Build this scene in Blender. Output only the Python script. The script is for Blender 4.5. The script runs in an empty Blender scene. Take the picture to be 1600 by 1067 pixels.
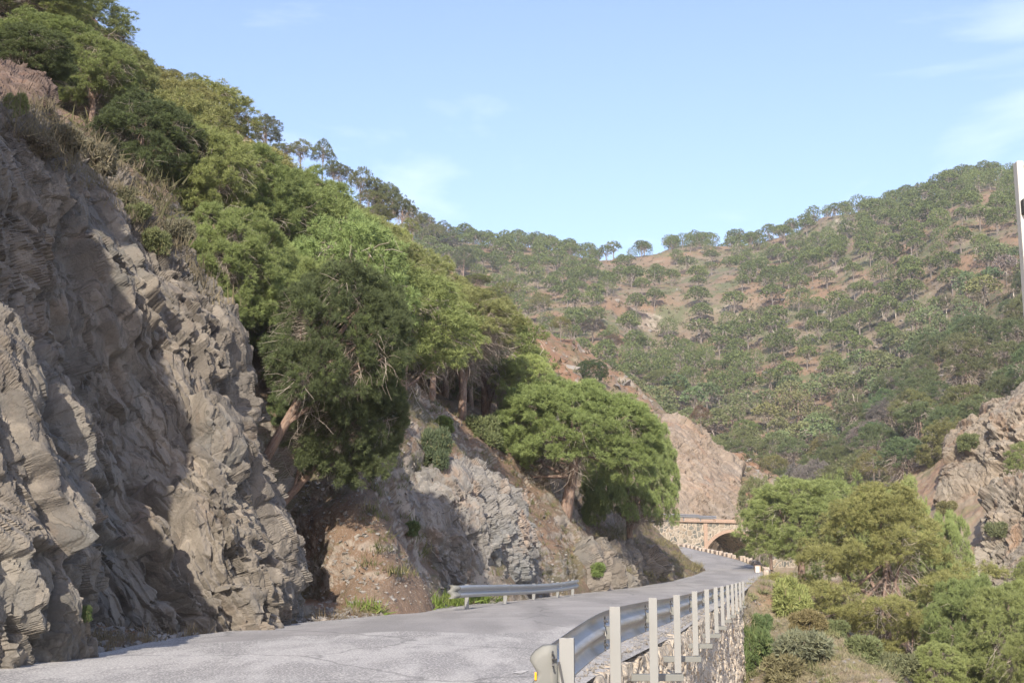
import bpy, math, random, time
import numpy as np
from mathutils import Vector, Matrix
from mathutils.bvhtree import BVHTree
T0 = time.time()
R = math.radians
sc = bpy.context.scene
# ---------------------------------------------------------------- camera, sky, sun, exposure
F = 2000.0; PITCH = math.atan((884 - 533.5) / F); CAMZ = 1.2
cam_d = bpy.data.cameras.new('camera'); cam = bpy.data.objects.new('camera', cam_d); sc.collection.objects.link(cam)
cam_d.sensor_width = 36; cam_d.lens = 36 * F / 1600; cam_d.clip_start = 0.05; cam_d.clip_end = 5000
cam.location = (0, 0, CAMZ); cam.rotation_euler = (math.pi / 2 + PITCH, 0, 0); sc.camera = cam
SUN_EL = R(29); SUN_AZ = (-0.15, -0.989)          # horizontal direction towards the sun
az = math.atan2(SUN_AZ[0], SUN_AZ[1])
S = Vector((math.sin(az) * math.cos(SUN_EL), math.cos(az) * math.cos(SUN_EL), math.sin(SUN_EL)))
sun_d = bpy.data.lights.new('sun', 'SUN'); sun = bpy.data.objects.new('sun', sun_d); sc.collection.objects.link(sun)
sun_d.energy = 4.5; sun_d.angle = R(0.5); sun_d.color = (1, 0.89, 0.74)
sun.rotation_euler = (-S).to_track_quat('-Z', 'Y').to_euler(); sun.location = (-20, -20, 60)
w = bpy.data.worlds.new('World'); sc.world = w; w.use_nodes = True
wt = w.node_tree; wt.nodes.clear()
def nd(t, typ, **k):
    n = t.nodes.new(typ)
    for a, b in k.items(): setattr(n, a, b)
    return n
wo = nd(wt, 'ShaderNodeOutputWorld'); bg = nd(wt, 'ShaderNodeBackground'); sky = nd(wt, 'ShaderNodeTexSky')
sky.sky_type = 'NISHITA'; sky.sun_disc = False; sky.sun_elevation = SUN_EL; sky.sun_rotation = az % (2 * math.pi)
sky.air_density = 1.0; sky.dust_density = 1.2; sky.ozone_density = 2.2; sky.altitude = 100
# thin cirrus: noise on the sky dome, stretched along the horizon
tc = nd(wt, 'ShaderNodeTexCoord'); mp = nd(wt, 'ShaderNodeMapping'); mp.inputs['Scale'].default_value = (1.6, 1.6, 7); mp.inputs['Rotation'].default_value = (0, R(-6), 0); mp.inputs['Location'].default_value = (.0, .0, -.52)
nz = nd(wt, 'ShaderNodeTexNoise'); nz.inputs['Scale'].default_value = 1.7; nz.inputs['Detail'].default_value = 7; nz.inputs['Roughness'].default_value = 0.55; nz.inputs['Distortion'].default_value = 0.4
mr = nd(wt, 'ShaderNodeMapRange'); mr.inputs[1].default_value = 0.5; mr.inputs[2].default_value = 0.78; mr.inputs[3].default_value = 0.0; mr.inputs[4].default_value = 0.4
mx = nd(wt, 'ShaderNodeMix', data_type='RGBA'); mx.inputs[7].default_value = (7.6, 8.3, 9.0, 1)
wt.links.new(tc.outputs['Generated'], mp.inputs[0]); wt.links.new(mp.outputs[0], nz.inputs[0]); wt.links.new(nz.outputs[0], mr.inputs[0])
wt.links.new(mr.outputs[0], mx.inputs[0]); wt.links.new(sky.outputs[0], mx.inputs[6]); gr = nd(wt, 'ShaderNodeMix', data_type='RGBA', blend_type='MULTIPLY'); gr.inputs[0].default_value = 1; gr.inputs[7].default_value = (1.045, .96, 1.01, 1); wt.links.new(mx.outputs[2], gr.inputs[6]); wt.links.new(gr.outputs[2], bg.inputs[0]); wt.links.new(bg.outputs[0], wo.inputs[0])
bg.inputs[1].default_value = 0.15
sc.view_settings.view_transform = 'Standard'; sc.view_settings.look = 'None'; sc.view_settings.gamma = 1; sc.view_settings.use_curve_mapping = False
sc.view_settings.exposure = 0.95
sc.cycles.max_bounces = 6; sc.cycles.diffuse_bounces = 3; sc.cycles.transparent_max_bounces = 8; sc.cycles.volume_bounces = 0
sc.cycles.use_adaptive_sampling = True; sc.cycles.use_denoising = True

# ---------------------------------------------------------------- maths helpers
cp, sp = math.cos(PITCH), math.sin(PITCH)
def P(px, py, d):
    """photo pixel + forward distance in metres -> world point"""
    px, py, d = np.asarray(px, float), np.asarray(py, float), np.asarray(d, float)
    u = (px - 800) / F; v = (533.5 - py) / F
    k = d / (cp - v * sp)
    return np.stack([u * k, d + 0 * u, CAMZ + k * (sp + v * cp)], -1)
def project(p):
    x, y, z = p[0], p[1], p[2] - CAMZ
    f = y * cp + z * sp; up = -y * sp + z * cp
    return 800 + F * x / f, 533.5 - F * up / f
_rng = np.random.RandomState(7); _perm = _rng.permutation(4096); _g = _rng.rand(4096) * 2 - 1
def _h(i, j, k): return _perm[(_perm[(_perm[i & 4095] + j) & 4095] + k) & 4095]
def vnoise(p):
    """smooth value noise, -1..1"""
    i = np.floor(p).astype(np.int64); f = p - i; f = f * f * f * (f * (f * 6 - 15) + 10)
    x, y, z = i[..., 0], i[..., 1], i[..., 2]; r = 0
    for a in (0, 1):
        wx = f[..., 0] if a else 1 - f[..., 0]
        for b in (0, 1):
            wy = f[..., 1] if b else 1 - f[..., 1]
            for c in (0, 1):
                wz = f[..., 2] if c else 1 - f[..., 2]
                r = r + wx * wy * wz * _g[_h(x + a, y + b, z + c)]
    return r
def fbm(p, o=5, g=0.5, l=2.03):
    r = 0; a = 1
    for k in range(o):
        r = r + a * vnoise(p + 17.3 * k); p = p * l; a *= g
    return r
def ridged(p, o=4):
    r = 0; a = 1
    for k in range(o):
        r = r + a * (1 - np.abs(vnoise(p + 9.1 * k)) * 2.2); p = p * 2.1; a *= 0.5
    return r
def cells(p, tilt=0.0, seed=0):
    """faceted blocks: each Voronoi cell gets its own height and slope"""
    i = np.floor(p).astype(np.int64); best = np.full(p.shape[:-1], 1e9); val = np.zeros(p.shape[:-1]); sec = np.full(p.shape[:-1], 1e9)
    for a in (-1, 0, 1):
        for b in (-1, 0, 1):
            for c in (-1, 0, 1):
                x, y, z = i[..., 0] + a, i[..., 1] + b, i[..., 2] + c
                h = _h(x + seed, y, z)
                q = np.stack([x + 0.5 + 0.42 * _g[h], y + 0.5 + 0.42 * _g[(h + 911) & 4095], z + 0.5 + 0.42 * _g[(h + 1723) & 4095]], -1)
                dv = p - q; d = (dv ** 2).sum(-1)
                v = _g[(h + 77) & 4095] + tilt * (dv[..., 0] * _g[(h + 5) & 4095] + dv[..., 1] * _g[(h + 6) & 4095] + dv[..., 2] * _g[(h + 8) & 4095])
                m = d < best
                sec = np.where(m, best, np.minimum(sec, d)); val = np.where(m, v, val); best = np.where(m, d, best)
    return val, np.sqrt(sec) - np.sqrt(best)
def interp_c(t, pts, axis=0):
    """Catmull-Rom through pts (n, ...) at uniform parameter t in 0..n-1"""
    n = len(pts); i = np.clip(np.floor(t).astype(int), 0, n - 2); f = (t - i)
    sh = (-1,) + (1,) * (pts.ndim - 1); f = f.reshape(sh)
    p0 = pts[np.clip(i - 1, 0, n - 1)]; p1 = pts[i]; p2 = pts[i + 1]; p3 = pts[np.clip(i + 2, 0, n - 1)]
    m1 = (p2 - p0) * .5; m2 = (p3 - p1) * .5
    return (2 * f**3 - 3 * f**2 + 1) * p1 + (f**3 - 2 * f**2 + f) * m1 + (-2 * f**3 + 3 * f**2) * p2 + (f**3 - f**2) * m2
def blur(a, r):
    k = np.exp(-np.arange(-2 * r, 2 * r + 1) ** 2 / (2. * r * r * .5)); k /= k.sum()
    for ax in (0, 1):
        p = np.pad(a, [(2 * r, 2 * r) if i == ax else (0, 0) for i in (0, 1)], mode='edge'); o = 0
        for i, w_ in enumerate(k): o = o + w_ * (p[i:i + a.shape[0]] if ax == 0 else p[:, i:i + a.shape[1]])
        a = o
    return a
def sstep(a, b, x):
    t = np.clip((x - a) / (b - a), 0, 1); return t * t * (3 - 2 * t)

# ---------------------------------------------------------------- mesh / object helpers
def mesh_np(name, V, Fc, mats=(), smooth=False, attrs=None, mat_idx=None):
    V = np.asarray(V, np.float32); Fc = np.asarray(Fc, np.int32)
    me = bpy.data.meshes.new(name); k = Fc.shape[1]
    me.vertices.add(len(V)); me.vertices.foreach_set('co', V.ravel())
    me.loops.add(len(Fc) * k); me.loops.foreach_set('vertex_index', Fc.ravel())
    me.polygons.add(len(Fc)); me.polygons.foreach_set('loop_start', np.arange(0, len(Fc) * k, k, dtype=np.int32))
    me.polygons.foreach_set('loop_total', np.full(len(Fc), k, np.int32))
    me.polygons.foreach_set('use_smooth', np.full(len(Fc), smooth, bool))
    for m in mats: me.materials.append(m)
    if mat_idx is not None: me.polygons.foreach_set('material_index', np.asarray(mat_idx, np.int32))
    if attrs:
        for a, vals in attrs.items():
            at = me.attributes.new(a, 'FLOAT', 'POINT'); at.data.foreach_set('value', np.asarray(vals, np.float32).ravel())
    me.update(calc_edges=True)
    return me
def link(name, me, parent=None):
    o = bpy.data.objects.new(name, me); sc.collection.objects.link(o)
    if parent: o.parent = parent
    return o
def tag(o, label=None, cat=None, group=None, kind=None):
    if label: o['label'] = label
    if cat: o['category'] = cat
    if group: o['group'] = group
    if kind: o['kind'] = kind
    return o
def empty(name, loc, rz=0, scale=1):
    o = bpy.data.objects.new(name, None); sc.collection.objects.link(o); o.location = loc; o.rotation_euler = (0, 0, rz); o.empty_display_size = .3
    o.scale = (scale,) * 3 if not hasattr(scale, '__len__') else scale
    return o
def grid_faces(nu, nv):
    a = np.arange(nu - 1)[:, None] * nv + np.arange(nv - 1)[None, :]
    return np.stack([a, a + nv, a + nv + 1, a + 1], -1).reshape(-1, 4)
class MB:
    """collects shapes into one mesh"""
    def __init__(s): s.v = []; s.f = []; s.mi = []; s.n = 0
    def add(s, V, Fc, mi=0):
        s.v.append(np.asarray(V, float).reshape(-1, 3))
        for f in Fc: s.f.append(tuple(int(i) + s.n for i in f)); s.mi.append(mi)
        s.n += len(s.v[-1])
    def box(s, c, size, rz=0, mi=0, rot=None):
        hx, hy, hz = [q / 2 for q in size]
        V = np.array([(x, y, z) for x in (-hx, hx) for y in (-hy, hy) for z in (-hz, hz)])
        M = np.array((rot if rot is not None else Matrix.Rotation(rz, 3, 'Z')))
        s.add(V @ M.T + np.array(c), [(0, 1, 3, 2), (4, 6, 7, 5), (0, 4, 5, 1), (2, 3, 7, 6), (0, 2, 6, 4), (1, 5, 7, 3)], mi)
    def tube(s, path, radii, n=8, mi=0, cap=True):
        path = np.asarray(path, float); radii = np.broadcast_to(radii, len(path)); m = len(path)
        t = np.gradient(path, axis=0); t /= np.linalg.norm(t, axis=1)[:, None] + 1e-9
        up = np.where(np.abs(t[:, 2:3]) > .9, np.array([[1., 0, 0]]), np.array([[0, 0, 1.]]))
        a = np.cross(t, up); a /= np.linalg.norm(a, axis=1)[:, None] + 1e-9; b = np.cross(t, a)
        an = np.linspace(0, 2 * np.pi, n, endpoint=False)
        V = path[:, None] + radii[:, None, None] * (a[:, None] * np.cos(an)[None, :, None] + b[:, None] * np.sin(an)[None, :, None])
        fs = [(i * n + j, i * n + (j + 1) % n, (i + 1) * n + (j + 1) % n, (i + 1) * n + j) for i in range(m - 1) for j in range(n)]
        if cap: fs += [tuple(range(n - 1, -1, -1)), tuple((m - 1) * n + j for j in range(n))]
        s.add(V.reshape(-1, 3), fs, mi)
    def mesh(s, name, mats, smooth=False, bevel=0):
        me = bpy.data.meshes.new(name); me.from_pydata(np.concatenate(s.v).tolist(), [], s.f)
        for m in mats: me.materials.append(m)
        me.polygons.foreach_set('material_index', s.mi)
        me.polygons.foreach_set('use_smooth', [smooth] * len(s.f)); me.update()
        return me
    def build(s, name, mats, parent=None, smooth=False, bevel=0):
        if not isinstance(mats, (list, tuple)): mats = [mats]
        o = link(name, s.mesh(name, mats, smooth), parent)
        if bevel:
            m = o.modifiers.new('bevel', 'BEVEL'); m.width = bevel; m.segments = 2; m.limit_method = 'ANGLE'
        return o

# ---------------------------------------------------------------- materials
def mat(name):
    m = bpy.data.materials.new(name); m.use_nodes = True; t = m.node_tree; t.nodes.clear()
    o = nd(t, 'ShaderNodeOutputMaterial'); b = nd(t, 'ShaderNodeBsdfPrincipled'); t.links.new(b.outputs[0], o.inputs[0])
    b.inputs['Roughness'].default_value = 0.85; b.inputs['Specular IOR Level'].default_value = 0.25
    return m, t, b, o
def L(t, a, b): t.links.new(a, b)
def noise(t, vec, scale, detail=6, rough=.55, dist=0, out=0):
    n = nd(t, 'ShaderNodeTexNoise'); n.inputs['Scale'].default_value = scale; n.inputs['Detail'].default_value = detail; n.inputs['Roughness'].default_value = rough; n.inputs['Distortion'].default_value = dist
    if vec is not None: L(t, vec, n.inputs[0])
    return n.outputs[out]
def mapping(t, scale=(1, 1, 1), rot=(0, 0, 0)):
    c = nd(t, 'ShaderNodeTexCoord'); m = nd(t, 'ShaderNodeMapping'); m.inputs['Scale'].default_value = scale; m.inputs['Rotation'].default_value = rot
    L(t, c.outputs['Object'], m.inputs[0]); return m.outputs[0]
def ramp(t, fac, stops):
    r = nd(t, 'ShaderNodeValToRGB'); e = r.color_ramp.elements
    while len(e) < len(stops): e.new(0.5)
    for el, (p, c) in zip(e, stops): el.position = p; el.color = (*c, 1) if len(c) == 3 else c
    L(t, fac, r.inputs[0]); return r.outputs[0]
def mix(t, fac, a, b, mode='MIX'):
    m = nd(t, 'ShaderNodeMix', data_type='RGBA', blend_type=mode)
    for i, v in ((0, fac), (6, a), (7, b)):
        if hasattr(v, 'links'): L(t, v, m.inputs[i])
        elif isinstance(v, (int, float)): m.inputs[i].default_value = v
        else: m.inputs[i].default_value = (*v, 1)
    return m.outputs[2]
def mrange(t, v, a, b, c=0, d=1, smooth=True):
    m = nd(t, 'ShaderNodeMapRange', interpolation_type='SMOOTHSTEP' if smooth else 'LINEAR')
    for i, x in enumerate((a, b, c, d)): m.inputs[i + 1].default_value = x
    L(t, v, m.inputs[0]); return m.outputs[0]
def mth(t, op, a, b=0.0):
    m = nd(t, 'ShaderNodeMath', operation=op)
    for i, v in ((0, a), (1, b)):
        if hasattr(v, 'links'): L(t, v, m.inputs[i])
        else: m.inputs[i].default_value = v
    return m.outputs[0]
def bump(t, b, h, strength=.5, dist=.05):
    n = nd(t, 'ShaderNodeBump'); n.inputs['Strength'].default_value = strength; n.inputs['Distance'].default_value = dist
    L(t, h, n.inputs['Height']); L(t, n.outputs[0], b.inputs['Normal'])
def attr(t, name):
    a = nd(t, 'ShaderNodeAttribute'); a.attribute_name = name; return a.outputs['Fac']

def rock_material(name, dark, mid, pale, rust, blue, rustamt=.5, scale=1.0, bumpd=.06, fol=(.0, R(25), R(75))):
    m, t, b, o = mat(name)
    v = mapping(t, (scale * .55, scale * 3.2, scale * .55), fol)       # stretched along the foliation
    v2 = mapping(t, (scale,) * 3)
    n1 = noise(t, v, 1.6, 8, .62, .5); n2 = noise(t, v2, .45, 5, .6, .3); n3 = noise(t, v2, 9, 6, .7); n4 = noise(t, v2, .9, 6, .6, .6)
    c = ramp(t, n1, [(.30, dark), (.46, mid), (.58, mid), (.72, pale)])
    c = mix(t, mrange(t, n2, .44, .62), c, mix(t, .5, c, blue))
    c = mix(t, mth(t, 'MULTIPLY', mrange(t, n4, .52, .68), rustamt), c, rust)
    c = mix(t, mrange(t, n3, .6, .75, 0, .55), c, pale)
    c = mix(t, mrange(t, noise(t, v2, 30, 3, .6), .35, .65, 0, .5), c, mix(t, .5, c, dark))
    for sc_k, wd_k, am in ((2.2, .035, .75), (6.0, .05, .5)):      # open joints along and across the foliation
        ve = nd(t, 'ShaderNodeTexVoronoi', feature='DISTANCE_TO_EDGE'); ve.inputs['Scale'].default_value = sc_k * .5
        va = nd(t, 'ShaderNodeVectorMath', operation='ADD'); L(t, v, va.inputs[0]); vs_ = nd(t, 'ShaderNodeVectorMath', operation='SCALE'); vs_.inputs[3].default_value = .25; L(t, noise(t, v2, 3, 3, .6, 0, 1), vs_.inputs[0]); L(t, vs_.outputs[0], va.inputs[1]); L(t, va.outputs[0], ve.inputs[0])
        c = mix(t, mth(t, 'MULTIPLY', mrange(t, ve.outputs['Distance'], wd_k, 0), mrange(t, noise(t, v2, 1.1, 3, .6), .42, .58, 0, am)), c, [q_ * .55 for q_ in dark])
        vc = nd(t, 'ShaderNodeTexVoronoi'); vc.inputs['Scale'].default_value = sc_k * .5; L(t, va.outputs[0], vc.inputs[0]); sp_c = nd(t, 'ShaderNodeSeparateColor'); L(t, vc.outputs['Color'], sp_c.inputs[0])
        c = mix(t, mrange(t, sp_c.outputs[0], 0, 1, 0, .28, False), c, pale); c = mix(t, mrange(t, sp_c.outputs[1], .3, 1, 0, .30, False), c, dark)
    L(t, c, b.inputs['Base Color'])
    bump(t, b, mth(t, 'ADD', mth(t, 'MULTIPLY', n3, .6), mth(t, 'ADD', n1, mth(t, 'MULTIPLY', noise(t, v2, 28, 4, .7), .3))), .9, bumpd)
    return m
M_cliff = rock_material('cliff_schist', (.05, .046, .042), (.130, .117, .102), (.34, .30, .245), (.185, .12, .08), (.12, .14, .145), .45)
M_rock2 = rock_material('blue_schist', (.09, .09, .09), (.165, .158, .148), (.32, .305, .28), (.26, .165, .10), (.145, .18, .205), .8, .8)
M_rock3 = rock_material('pale_outcrop', (.11, .095, .075), (.225, .185, .14), (.36, .315, .25), (.26, .15, .085), (.18, .195, .19), .75, .35, .15)
M_rock4 = rock_material('ochre_slope_rock', (.12, .10, .08), (.24, .185, .14), (.36, .31, .25), (.27, .16, .095), (.22, .21, .19), .8, .35, .12)
M_brown = rock_material('brown_outcrop', (.06, .045, .04), (.125, .09, .073), (.22, .165, .13), (.24, .12, .07), (.13, .11, .11), .6, .8)

def soil_material(name, base, red, pale, veg, vegamt, sc_=1.0, rockc=(.36, .33, .29), bumpd=.1):
    m, t, b, o = mat(name)
    v = mapping(t, (sc_,) * 3)
    big = noise(t, v, .12, 5, .6, .3); med = noise(t, v, .6, 6, .65); fine = noise(t, v, 5, 6, .7); gr = noise(t, v, 22, 3, .7)
    c = mix(t, mrange(t, big, .4, .62), base, red)
    c = mix(t, mrange(t, med, .55, .72, 0, .8), c, pale)
    c = mix(t, mrange(t, gr, .52, .72, 0, .55), c, rockc)
    vg = mrange(t, mth(t, 'ADD', mth(t, 'MULTIPLY', noise(t, v, .25, 4, .6), .6), mth(t, 'MULTIPLY', fine, .4)), .5 , .56, 0, vegamt)
    c = mix(t, vg, c, veg)
    rk = attr(t, 'rock')
    c = mix(t, rk, c, ramp(t, noise(t, v, 1.2, 8, .7, .4), [(.3, (.13, .12, .11)), (.5, rockc), (.7, (.52, .48, .42))]))
    L(t, c, b.inputs['Base Color'])
    bump(t, b, mth(t, 'ADD', fine, mth(t, 'MULTIPLY', gr, .5)), .9, bumpd)
    return m
M_soil = soil_material('hill_soil', (.16, .122, .09), (.18, .12, .082), (.24, .19, .145), (.10, .105, .055), .6)
M_scree = soil_material('scree_soil', (.16, .108, .08), (.22, .115, .062), (.23, .175, .13), (.10, .11, .05), .25, 1.0, (.28, .255, .23), .06)
M_far = soil_material('far_soil', (.18, .148, .104), (.215, .142, .092), (.245, .205, .15), (.12, .13, .068), .95, .35, (.28, .24, .19), .25)
M_bank = soil_material('bank_soil', (.27, .225, .165), (.27, .18, .12), (.33, .29, .22), (.17, .175, .09), .6, 1.3, (.30, .27, .23), .06)

# ---------------------------------------------------------------- terrain surfaces
SURF = {}
def surface(name, W, label_mat, nu, nv, amp=.5, freq=.12, uvals=None, rockfn=None, extra=None, kind='structure', keep=True, oct=6):
    """W: (K lines, J stations, 3) world points -> smooth lofted sheet with relief"""
    W = np.asarray(W, float)
    A = interp_c(np.linspace(0, W.shape[0] - 1, nv), W)                 # across lines
    A = interp_c(np.linspace(0, W.shape[1] - 1, nu), A.transpose(1, 0, 2))  # (nu, nv, 3)
    gu = np.gradient(A, axis=0); gv = np.gradient(A, axis=1); N = np.cross(gu, gv); N /= np.linalg.norm(N, axis=-1)[..., None] + 1e-9
    if N[..., 2].mean() < 0: N = -N
    h = amp * fbm(A * freq, oct, .52)
    if extra is not None: h = h + extra(A, N)
    A = A + N * h[..., None]
    gu = np.gradient(A, axis=0); gv = np.gradient(A, axis=1); N2 = np.cross(gu, gv); N2 /= np.linalg.norm(N2, axis=-1)[..., None] + 1e-9
    steep = 1 - np.abs(N2[..., 2])
    rk = sstep(.42, .62, steep + .12 * fbm(A * .5, 4)) if rockfn is None else rockfn(A, steep)
    me = mesh_np(name, A.reshape(-1, 3), grid_faces(nu, nv), [label_mat], True, {'rock': rk.ravel()})
    o = link(name, me)
    if kind: tag(o, kind=kind)
    if keep: SURF[name] = A
    return o, A
def lines_px(pxs, *lines):
    """each line: list of (px, py, d); resampled at the common columns pxs"""
    out = []
    for l in lines:
        l = np.array(l, float); out.append(P(pxs, np.interp(pxs, l[:, 0], l[:, 1]), np.interp(pxs, l[:, 0], l[:, 2])))
    return np.array(out)

# flank above the road: foot / cut edge / tree shelf / upper / high
Fl = [(-900,1250,9),(-400,1090,13),(0,1000,21),(130,980,25),(300,966,29.5),(470,957,33.5),(600,961,31.5),(735,946,38.2),(900,929,52),(1000,917,62),(1060,906,70),(1099,891,81),(1070,872,96),(1046,857,111),(990,850,126)]
Tl = [(-900,-700,9),(-400,-100,13),(-20,215,28),(105,245,30.5),(250,345,34),(425,570,38),(575,640,39),(660,670,45),(770,745,51),(865,800,58),(935,835,66),(1000,842,75),(1045,850,86),(1032,838,99),(1010,822,112)]
Ml = [(-900,-900,20),(-400,-300,26),(0,130,38),(130,215,41),(290,345,45),(450,470,50),(570,550,55),(650,600,60),(765,655,66),(860,705,71),(930,752,79),(978,792,88),(1005,815,96),(995,812,106),(970,808,124)]
Ul = [(-900,-1100,45),(-400,-500,52),(0,30,62),(130,100,66),(300,240,72),(450,380,80),(560,465,87),(640,540,94),(750,610,98),(850,690,102),(925,748,106),(975,790,108),(990,806,112),(985,805,118),(955,800,130)]
Hl = [(-900,-1300,100),(-400,-700,120),(-60,-60,130),(100,80,135),(260,220,140),(420,360,145),(530,460,130),(620,560,125),(720,640,122),(820,720,122),(900,770,122),(950,805,124),(965,815,126),(965,815,128),(940,815,136)]
W1 = [P(*np.array(l, float).T) for l in (Fl, Tl, Ml, Ul, Hl)]; W1 = np.array([W1[0] + np.array([.6, -.4, -1.6])] + W1)
def ex1(A, N):
    near = sstep(90, 60, A[..., 1])
    c, e = cells(A * np.array([.9, .9, 1.4]) + .4 * fbm(A * .7, 3)[..., None], .5)
    return near * (.10 * c + .12 * fbm(A * 1.3, 4)) * sstep(0.3, 1.2, A[..., 2])
def rk1(A, steep): return np.clip(sstep(.56, .72, steep + .25 * fbm(A * .3, 5)), 0, 1) * .6
hillside, _ = surface('hillside', W1, M_soil, 900, 520, .45, .16, extra=ex1, rockfn=rk1)

# spur B: the flank of the mountain further along, its crest is the left skyline
pxB = np.array([-900,-400,-100,50,130,220,350,450,540,620,700,760,810,860,910,960,1010,1060,1110,1160,1210,1260,1320,1400])
Bf = [(-900,-600,50),(-400,-200,60),(0,250,72),(200,350,82),(400,480,92),(600,640,104),(760,740,114),(860,800,120),(950,830,126),(1020,846,132),(1080,846,136),(1160,850,139),(1230,890,142),(1300,920,146),(1400,950,150)]
Bm1 = [(-900,-900,90),(-400,-500,100),(0,120,110),(200,260,116),(400,400,122),(600,540,132),(760,640,138),(860,720,140),(950,775,139),(1020,790,139),(1080,780,141),(1160,790,143),(1230,830,146),(1300,880,150),(1400,920,154)]
Bm2 = [(-900,-1100,130),(-400,-700,140),(0,-30,145),(130,95,148),(350,255,152),(450,330,158),(600,425,164),(760,520,168),(860,600,168),(950,660,166),(1020,690,162),(1080,720,160),(1160,748,158),(1230,790,160),(1300,850,160),(1400,900,160)]
Bh = [(-900,-1300,160),(-400,-800,170),(-100,-250,170),(50,-60,165),(130,30,168),(220,105,172),(350,188,178),(450,262,186),(540,312,192),(620,365,197),(700,418,202),(760,452,204),(810,490,206),(860,520,206),(910,548,205),(960,585,203),(1010,618,199),(1060,655,194),(1110,690,188),(1160,712,182),(1210,738,177),(1260,768,172),(1320,830,170),(1400,890,168)]
Bb = [(a, b + 40, c + 30) for a, b, c in Bh]; Bb2 = [(a, max(b + 180, 0) if a < 0 else min(b + 170, 960), c + 75) for a, b, c in Bh]
WB = lines_px(pxB, Bf, Bm1, Bm2, Bh, Bb, Bb2)
def exB(A, N): return .9 * (ridged(A * np.array([.07, .05, .05]), 3) - .6) + .25 * fbm(A * .6, 4)
M_spur = soil_material('spur_soil', (.225, .165, .115), (.235, .135, .078), (.30, .25, .195), (.14, .14, .075), .55, .6, (.33, .29, .24), .2)
spur, _ = surface('spur_hill', WB, M_spur, 760, 360, .9, .06, extra=exB, rockfn=lambda A, s: np.clip(sstep(.44, .6, s + .2 * fbm(A * .15, 4)), 0, 1) * .75)

# far basin hill
pxC = np.array([200,400,500,600,700,760,820,880,930,990,1050,1100,1150,1200,1250,1300,1350,1400,1450,1500,1540,1580,1620,1700,1850,2100,2500])
Cf = [(200,700,270),(700,680,260),(900,680,245),(1000,700,235),(1100,745,222),(1200,790,205),(1260,840,185),(1330,850,165),(1400,830,150),(1450,810,140),(1500,790,135),(1560,760,130),(1600,740,128),(1700,700,122),(1850,640,118),(2500,500,110)]
Cm1 = [(200,560,320),(700,560,305),(900,600,285),(1000,620,275),(1100,655,265),(1200,690,250),(1300,700,232),(1400,672,205),(1500,625,185),(1600,580,174),(1700,500,172),(2500,400,150)]
Cm2 = [(200,470,370),(700,470,360),(900,505,340),(1050,540,330),(1200,560,315),(1300,550,300),(1400,515,280),(1500,470,258),(1600,430,245),(2500,300,200)]
Cm3 = [(200,420,420),(700,420,410),(900,440,400),(1050,450,395),(1200,440,385),(1300,420,370),(1400,395,350),(1500,360,328),(1600,345,315),(2500,180,260)]
Ch = [(200,375,450),(600,378,450),(700,384,452),(780,386,460),(860,398,470),(930,407,475),(990,404,475),(1050,392,470),(1110,389,468),(1160,388,462),(1250,370,450),(1350,330,430),(1400,315,420),(1450,298,412),(1500,282,404),(1540,276,400),(1600,284,396),(1700,262,380),(1850,200,350),(2500,80,300)]
Cb = [(a, b + 18, c + 45) for a, b, c in Ch]; Cb2 = [(a, b + 110, c + 130) for a, b, c in Ch]
WC = lines_px(pxC, Cf, Cm1, Cm2, Cm3, Ch, Cb, Cb2)
def exC(A, N):
    q = A * np.array([.022, .012, .01]); 
    return 2.2 * (ridged(q, 3) - .7) + .35 * fbm(A * .3, 3)
farhill, _ = surface('far_hill', WC, M_far, 800, 420, 2.0, .018, extra=exC, rockfn=lambda A, s: np.clip(sstep(.40, .55, s + .25 * fbm(A * .08, 5)), 0, 1) * .6)

# valley on the right: embankment below the wall, ravine, opposite bank
pxD = np.array([900,1000,1100,1160,1200,1250,1300,1350,1400,1450,1500,1560,1620,1700,1850,2100,2500])
D0 = [(900,2900,5),(1160,2700,6),(1400,2600,7),(1700,2500,8),(2500,2400,8)]
D1 = [(900,1500,26),(1157,1330,33),(1300,1250,32),(1500,1260,28),(1700,1300,24),(2500,1500,18)]
D2 = [(900,1250,40),(1157,1110,44),(1230,1090,43),(1350,1120,38),(1500,1160,34),(1700,1230,30),(2500,1400,24)]
D3 = [(900,930,60),(1100,912,64),(1160,905,66),(1185,910,64),(1220,935,59),(1290,990,52),(1400,1062,45),(1500,1118,40),(1700,1210,34),(2500,1400,28)]
D4 = [(900,940,72),(1160,940,80),(1200,975,78),(1300,1060,70),(1400,1110,62),(1500,1140,57),(1700,1180,50),(2500,1300,40)]
D5 = [(900,900,100),(1160,905,98),(1250,980,94),(1400,1050,86),(1500,1060,78),(1600,1060,72),(1800,1080,66),(2500,1150,55)]
D6 = [(900,880,128),(1100,880,128),(1160,885,130),(1250,890,126),(1350,900,116),(1430,880,106),(1500,900,96),(1600,900,90),(1800,860,84),(2500,800,70)]
D7 = [(900,850,150),(1160,852,150),(1300,850,146),(1400,800,134),(1450,790,124),(1500,790,116),(1600,760,108),(1800,700,98),(2500,600,85)]
D8 = [(900,830,170),(1160,830,170),(1300,815,166),(1350,790,160),(1400,745,150),(1450,725,143),(1500,690,138),(1560,652,134),(1620,625,130),(1800,560,120),(2500,450,100)]
D9 = [(900,830,230),(1160,800,215),(1300,805,190),(1400,775,172),(1500,715,160),(1600,655,150),(1700,620,145),(1850,570,135),(2500,520,120)]
D10 = [(900,830,260),(1160,830,250),(1300,815,230),(1400,785,205),(1500,740,190),(1600,690,180),(1700,650,170),(2500,560,140)]
WD = lines_px(pxD, D0, D1, D2, D3, D4, D5, D6, D7, D8, D9, D10)
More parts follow.
